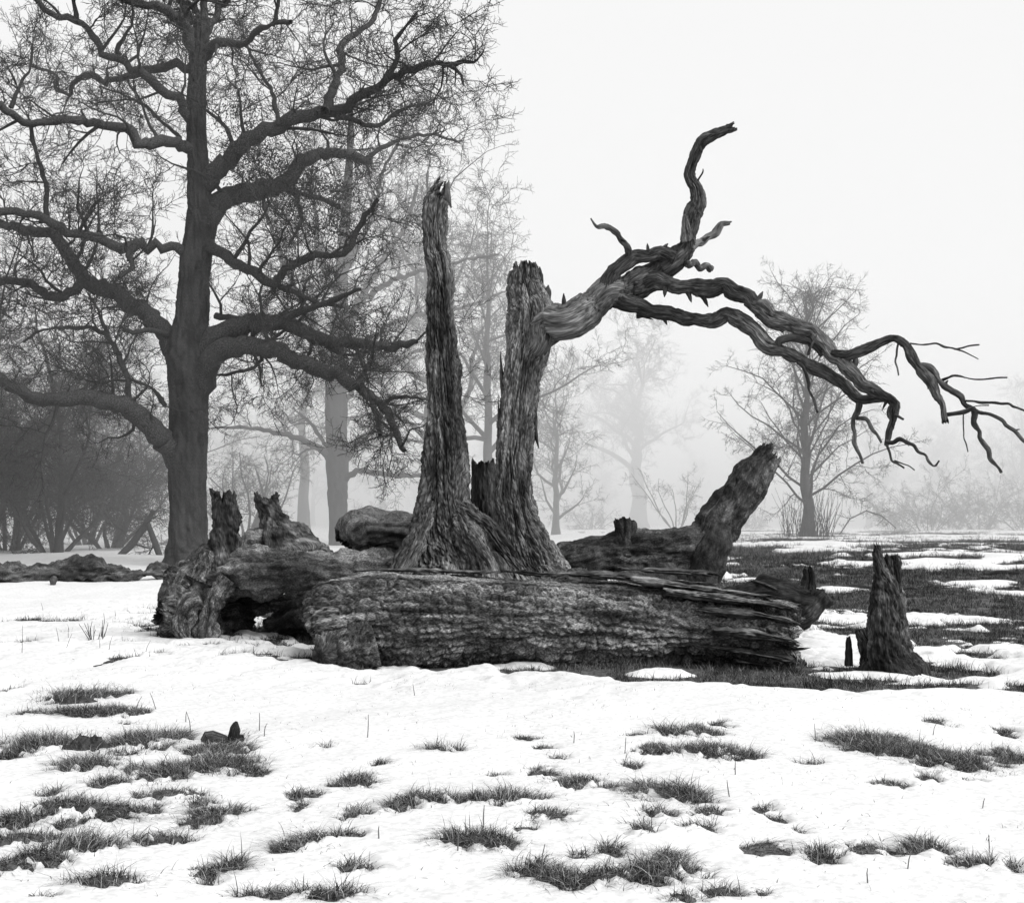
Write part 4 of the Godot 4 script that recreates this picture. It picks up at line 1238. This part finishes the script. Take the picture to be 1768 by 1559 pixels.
	for q in [[[[1074, 960, 60], [1074, 940, 44], [1076, 918, 36], [1075, 892, 34]], 0.08, "stub"], [[[1205, 1020, 70], [1218, 978, 74], [1236, 938, 54], [1252, 905, 20]], 0.0, "root"], [[[1120, 1060, 130], [1120, 1010, 110], [1120, 970, 80]], 0.0, "root"], [[[1160, 1000, 60], [1165, 970, 40], [1172, 955, 20]], 0.0, "root"], [[[1000, 1060, 90], [1000, 1010, 70], [1000, 975, 40]], 0.0, "root"]]:
		g = Geo.new()
		l = limb_line(q[0], 18.8, 18.8)
		timber(g, l[0], l[1], {"sides": 60, "step": 0.025, "ridge": 0.02, "ecc": 0.18, "lump": 0.08, "tone": 0.2, "vary": 0.4, "tear1": q[1], "seed": q[0][0][0]})
		part(g, q[2], mat.bark, t)

	# the splintered stump on the right
	foot = foot_at(1535, 14.9)
	t = thing("jagged_stump", "blackened jagged stump standing alone in thawed grass", "stump", foot)
	for q in [[[[1185, 1470, 1612], [1165, 1478, 1598], [1150, 1482, 1586], [1120, 1487, 1572], [1080, 1494, 1564], [1040, 1501, 1560], [1010, 1506, 1550], [980, 1508, 1534], [960, 1508, 1526], [936, 1509, 1517]], 0.12, 0.13], [[[1120, 1515, 1572], [1080, 1520, 1568], [1040, 1524, 1562], [1000, 1530, 1558], [975, 1532, 1554], [955, 1534, 1552]], 0.08, 0.12], [[[1180, 1478, 1512], [1140, 1484, 1510], [1110, 1480, 1508], [1096, 1476, 1500], [1085, 1474, 1494]], 0.06, 0.12], [[[1175, 1568, 1606], [1140, 1560, 1584], [1100, 1552, 1574]], 0.0, 0.2]]:
		g = Geo.new()
		var o := outline(q[0], 14.9)
		timber(g, o[0], o[1], {"sides": 90, "step": 0.016, "ridge": 0.03, "ridge_k": 17.0, "ecc": 0.18, "lump": 0.04, "layer": 0.012, "tone": q[2], "vary": 0.7, "tear1": q[1], "seed": q[0][0][1]})
		part(g, "splinter" if q[0][0][0] != 1185 else "trunk", mat.wood, t)
	foot = foot_at(1466, 15.0)
	foot.y = ground_y(foot.x, foot.z)
	t = thing("small_stake", "tiny dark pointed stub of wood beside the jagged stump", "stump", foot)
	g = Geo.new()
	var os := outline([[1150, 1459, 1474], [1130, 1460, 1473], [1112, 1461, 1471], [1096, 1463, 1468]], 15.0)
	timber(g, os[0], os[1], {"sides": 20, "step": 0.015, "ridge": 0.006, "ecc": 0.2, "tone": 0.14, "tear1": 0.04, "seed": 7})
	part(g, "stub", mat.wood, t)

	# broken root piece beyond the log's right-hand end
	foot = foot_at(1370, 17.2)
	t = thing("broken_root", "black broken root with a ragged upright end beyond the log", "log", foot)
	for q in [[[[1250, 1040, 40], [1310, 1022, 34], [1360, 1026, 34], [1392, 1034, 44], [1410, 1030, 40]], 0.1], [[[1392, 1050, 34], [1396, 1025, 30], [1400, 1000, 22], [1396, 976, 18]], 0.08], [[[1375, 1075, 30], [1392, 1056, 40], [1416, 1036, 30], [1430, 1018, 10]], 0.1], [[[1290, 1020, 14], [1320, 1005, 16], [1350, 1008, 10]], 0.05]]:
		g = Geo.new()
		l = limb_line(q[0], 17.0, 17.0)
		timber(g, l[0], l[1], {"sides": 48, "step": 0.02, "ridge": 0.02, "ecc": 0.2, "lump": 0.08, "tone": 0.15, "vary": 0.6, "tear1": q[1], "seed": q[0][0][0]})
		part(g, "root", mat.wood, t)

	# the long trunk lying at the left edge
	foot = foot_at(100, 30.5)
	t = thing("fallen_tree", "long dark fallen trunk lying beyond the smooth snow bank", "log", foot)
	g = Geo.new()
	l = limb_line([[-120, 1000, 50], [-40, 1000, 50], [30, 994, 46], [100, 990, 44], [150, 988, 44], [190, 988, 34], [230, 990, 20], [262, 988, 16], [296, 984, 12]], 30.0, 32.0)
	timber(g, l[0], l[1], {"sides": 60, "step": 0.05, "ridge": 0.04, "ecc": 0.2, "lump": 0.2, "tone": 0.22, "vary": 0.5, "seed": 91})
	part(g, "trunk", mat.bark, t)
	g = Geo.new()
	l = limb_line([[92, 1000, 14], [90, 1012, 8]], 29.8, 29.6)
	timber(g, l[0], l[1], {"sides": 16, "step": 0.04, "ridge": 0.01, "tone": 0.2})
	part(g, "stub", mat.bark, t)

	# two sticks by the stump
	for q in [[[1456, 1014, 9], [1475, 1012, 7], [1512, 1016, 5]], [[1556, 1018, 5], [1572, 1012, 4], [1584, 1004, 3]], [[1700, 990, 6], [1730, 988, 7], [1768, 992, 6]]]:
		var p := on_ground(q[0][0], q[0][1] + 4)
		l = limb_line(q, -p.z, -p.z)
		for k in l[0].size():
			l[0][k].y = ground_y(l[0][k].x, l[0][k].z) + 0.03 + 0.05 * (k % 2)
		g = Geo.new()
		timber(g, l[0], l[1], {"sides": 10, "step": 0.05, "ridge": 0.006, "tone": 0.15})
		var so := part(g, numbered("fallen_stick"), mat.wood, self)
		tag(so, "dark fallen stick lying in the thawed meadow grass", "stick", "fallen sticks in the meadow")

	# small chunk of wood in the snow
	var p2 := on_ground(390, 1290)
	var dd2 := -p2.z
	t = thing("wood_chunk", "small split chunk of wood resting on a grass tuft in open snow", "wood", p2)
	for q in [[[[357, 1288, 20], [362, 1276, 30], [380, 1279, 26], [398, 1284, 18], [404, 1287, 8]], 6, 0.03], [[[400, 1290, 14], [403, 1270, 20], [405, 1256, 17], [408, 1246, 5]], 7, -0.02], [[[398, 1284, 12], [410, 1276, 22], [419, 1274, 12]], 6, 0.04]]:
		g = Geo.new()
		l = limb_line(q[0], dd2 + q[2], dd2 + q[2] - 0.03)
		timber(g, l[0], l[1], {"sides": q[1], "step": 0.03, "ridge": 0.004, "ridge_k": 40.0, "ecc": 0.25, "tone": 0.2, "squash": 0.7, "seed": q[0][0][0]})
		g.n.clear()
		part(g, "splinter", mat.wood, t)

func small_things() -> void:
	# molehill-like clods of earth
	for q in [[152, 1284, 50, 30], [135, 1212, 42, 20], [60, 1284, 26, 12], [225, 1328, 11, 7], [265, 1322, 7, 7], [590, 1207, 18, 7], [190, 1146, 24, 6]]:
		var p := on_ground(q[0], q[1] + q[3] * 0.5)
		var d := -p.z
		var rx: float = q[2] * d / F
		var ry: float = q[3] * 1.1 * d / F
		if q[0] == 590:
			continue
		var g := Geo.new()
		var nr := 14
		var ns := 40
		for r in nr + 1:
			for s in ns:
				var f := float(r) / nr
				var a := TAU * s / ns
				var x := p.x + cos(a) * f * rx
				var z := p.z + sin(a) * f * rx * 0.7
				var y := ry * pow(cos(f * PI * 0.5), 0.7) + 0.35 * ry * n_fine.get_noise_3d(x * 70.0, z * 70.0, 3.0) + 0.25 * ry * n_cell.get_noise_3d(x * 40.0, z * 40.0, 9.0)
				g.v.append(Vector3(x, ground_y(x, z) + (y if r < nr else -0.04), z))
				g.c.append(grey(0.5))
		for r in nr:
			for s in ns:
				var a := r * ns + s
				var b := r * ns + (s + 1) % ns
				g.i.append_array(PackedInt32Array([a, b, a + ns, b, b + ns, a + ns]))
		var o := part(g, numbered("earth_clod"), mat.soil, self)
		tag(o, "crumbly dark mound of earth among the grass tufts in the snow", "earth", "mounds of dark earth in the snow")
	# dead plant with short upright stems
	var p := on_ground(166, 1112)
	var t := thing("dead_plant", "clump of short dead upright stems in the snow before the root log", "plant", p)
	for k in 15:
		var g := Geo.new()
		var a := rng.randf() * TAU
		var at := p + Vector3(cos(a) * 0.05, -0.03, sin(a) * 0.05)
		stick(g, wander(at, Vector3(cos(a) * 0.25, 1, sin(a) * 0.25), rng.randf_range(0.16, 0.36) if k else 0.42, 4, 0.12, 0.02), 0.007, 0.003, 5)
		for q in g.v.size():
			g.c.append(grey(0.07))
		part(g, "stem", mat.grass, t)

# a bank of mist that begins some way off and goes on past the end of the meadow
func mist_bank(from: float, to: float, density: float) -> void:
	var fog := FogVolume.new()
	fog.name = numbered("mist")
	fog.shape = RenderingServer.FOG_VOLUME_SHAPE_BOX
	fog.size = Vector3(860.0, 15.0, to - from)
	fog.position = Vector3(0, 7.0, -(from + to) * 0.5)
	var m := FogMaterial.new()
	m.density = density
	m.albedo = Color(0.985, 0.985, 0.985)
	fog.material = m
	fog.set_meta("kind", "stuff")
	fog.set_meta("label", "bank of pale mist lying over the far meadow")
	fog.set_meta("category", "mist")
	add_child(fog)

# ------------------------------------------------------------------ the scene
func _ready() -> void:
	rng.seed = 20240
	var cam := Camera3D.new()
	cam.name = "camera"
	cam.position = Vector3(0, EYE, 0)
	cam.rotation.x = TILT
	cam.fov = rad_to_deg(2.0 * atan(779.5 / F))
	cam.near = 0.1
	cam.far = 1500.0
	add_child(cam)
	cam.current = true
	var env := Environment.new()
	env.background_mode = Environment.BG_SKY
	var sm := ProceduralSkyMaterial.new()
	sm.sky_top_color = grey(0.98).linear_to_srgb()
	sm.sky_horizon_color = grey(0.95).linear_to_srgb()
	sm.sky_curve = 0.6
	sm.ground_bottom_color = grey(0.6).linear_to_srgb()
	sm.ground_horizon_color = grey(0.7).linear_to_srgb()
	sm.sun_angle_max = 1.0
	var sky := Sky.new()
	sky.sky_material = sm
	env.sky = sky
	env.background_energy_multiplier = 0.65
	env.tonemap_mode = Environment.TONE_MAPPER_LINEAR
	env.tonemap_exposure = 1.5
	env.sdfgi_enabled = true
	env.ssao_enabled = true
	env.ssil_enabled = true
	env.volumetric_fog_enabled = true
	env.volumetric_fog_density = 0.0
	var we := WorldEnvironment.new()
	we.name = "world_environment"
	we.environment = env
	add_child(we)
	var sun := DirectionalLight3D.new()
	sun.name = "sun"
	sun.light_energy = 1.45
	sun.light_angular_distance = 60.0
	sun.shadow_enabled = true
	sun.sky_mode = DirectionalLight3D.SKY_MODE_LIGHT_ONLY
	sun.rotation_degrees = Vector3(-46, 60, 0)
	add_child(sun)

	mist_bank(34.0, 60.0, 0.0095)
	mist_bank(60.02, 520.0, 0.015)
	for a in [[n_low, 1, 0.03, 2], [n_mid, 2, 0.045, 3], [n_fine, 4, 0.06, 3]]:
		a[0].seed = a[1]
		a[0].frequency = a[2]
		a[0].noise_type = FastNoiseLite.TYPE_SIMPLEX_SMOOTH
		a[0].fractal_octaves = a[3]
	n_fine.frequency = 0.15
	n_cell.seed = 5
	n_cell.noise_type = FastNoiseLite.TYPE_CELLULAR
	n_cell.frequency = 1.0
	n_cell.fractal_type = FastNoiseLite.FRACTAL_NONE
	n_cell.cellular_return_type = FastNoiseLite.RETURN_DISTANCE2_SUB
	n_cell.cellular_jitter = 1.0
	n_tone.seed = 5
	n_tone.noise_type = FastNoiseLite.TYPE_CELLULAR
	n_tone.frequency = 1.0
	n_tone.fractal_type = FastNoiseLite.FRACTAL_NONE
	n_tone.cellular_return_type = FastNoiseLite.RETURN_CELL_VALUE
	n_tone.cellular_jitter = 1.0
	n_w.seed = 9
	n_w.noise_type = FastNoiseLite.TYPE_SIMPLEX_SMOOTH
	n_w.frequency = 1.0
	n_w.fractal_octaves = 2

	var grain := noise_tex(11, 0.03, FastNoiseLite.TYPE_SIMPLEX_SMOOTH, 5, 0.34, 1.0, 1024, false, 0.3, 0.7)
	var fibre := noise_tex(12, 0.02, FastNoiseLite.TYPE_SIMPLEX_SMOOTH, 4, 0.0, 1.0, 1024, true)
	var flecks := wrapped_noise(256, 24, 4, 15, 0.84, 1.0, 0.3, 0.55)
	var crumble := wrapped_noise(256, 14, 5, 16, 0.0, 1.0)
	var clods := wrapped_noise(256, 18, 4, 17, 0.2, 1.0, 0.3, 0.7)
	mat.wood = surface(0.27, grain, fibre, 1.0, Vector3(1.4, 0.2, 1))
	mat.bark = surface(0.31, grain, fibre, 1.0, Vector3(1.2, 0.8, 1))
	mat.bark_far = surface(0.07, grain, fibre, 2.0, Vector3(1.0, 0.5, 1))
	mat.bark_far.vertex_color_use_as_albedo = false
	mat.bark_oak = surface(0.075, grain, fibre, 1.0, Vector3(2.0, 0.4, 1))
	mat.twig = surface(0.035, null, null, 0, Vector3.ONE)
	mat.leaf = surface(0.045, null, null, 0, Vector3.ONE)
	mat.leaf.cull_mode = BaseMaterial3D.CULL_DISABLED
	mat.grass = grass_mat()
	mat.soil = surface(0.085, clods, crumble, 3.0, Vector3(2.5, 2.5, 2.5), true)
	mat.snow = surface(0.44, flecks, crumble, 1.0, Vector3(1.3, 1.3, 1.3), true, 0.6)

	lay_snow()
	print("snow laid ", Time.get_ticks_msec())
	var g := sheet(2, false)
	var o := part(g, "ground", mat.soil, self)
	tag(o, "dark thawed meadow ground", "ground", "", "structure")
	o = part(sheet(1, true), "snow", mat.snow, self)
	tag(o, "thin melting snow cover over the meadow", "snow", "", "structure")
	print("ground ", Time.get_ticks_msec())
	make_sprays()
	great_oak()
	print("oak ", Time.get_ticks_msec())
	background_trees()
	thicket()
	far_wood()
	print("trees ", Time.get_ticks_msec())
	dead_oak()
	print("dead oak ", Time.get_ticks_msec())
	fallen_timber()
	print("timber ", Time.get_ticks_msec())
	foreground_tufts()
	meadow_grass()
	litter()
	stalks()
	small_things()
	print("grass ", Time.get_ticks_msec())
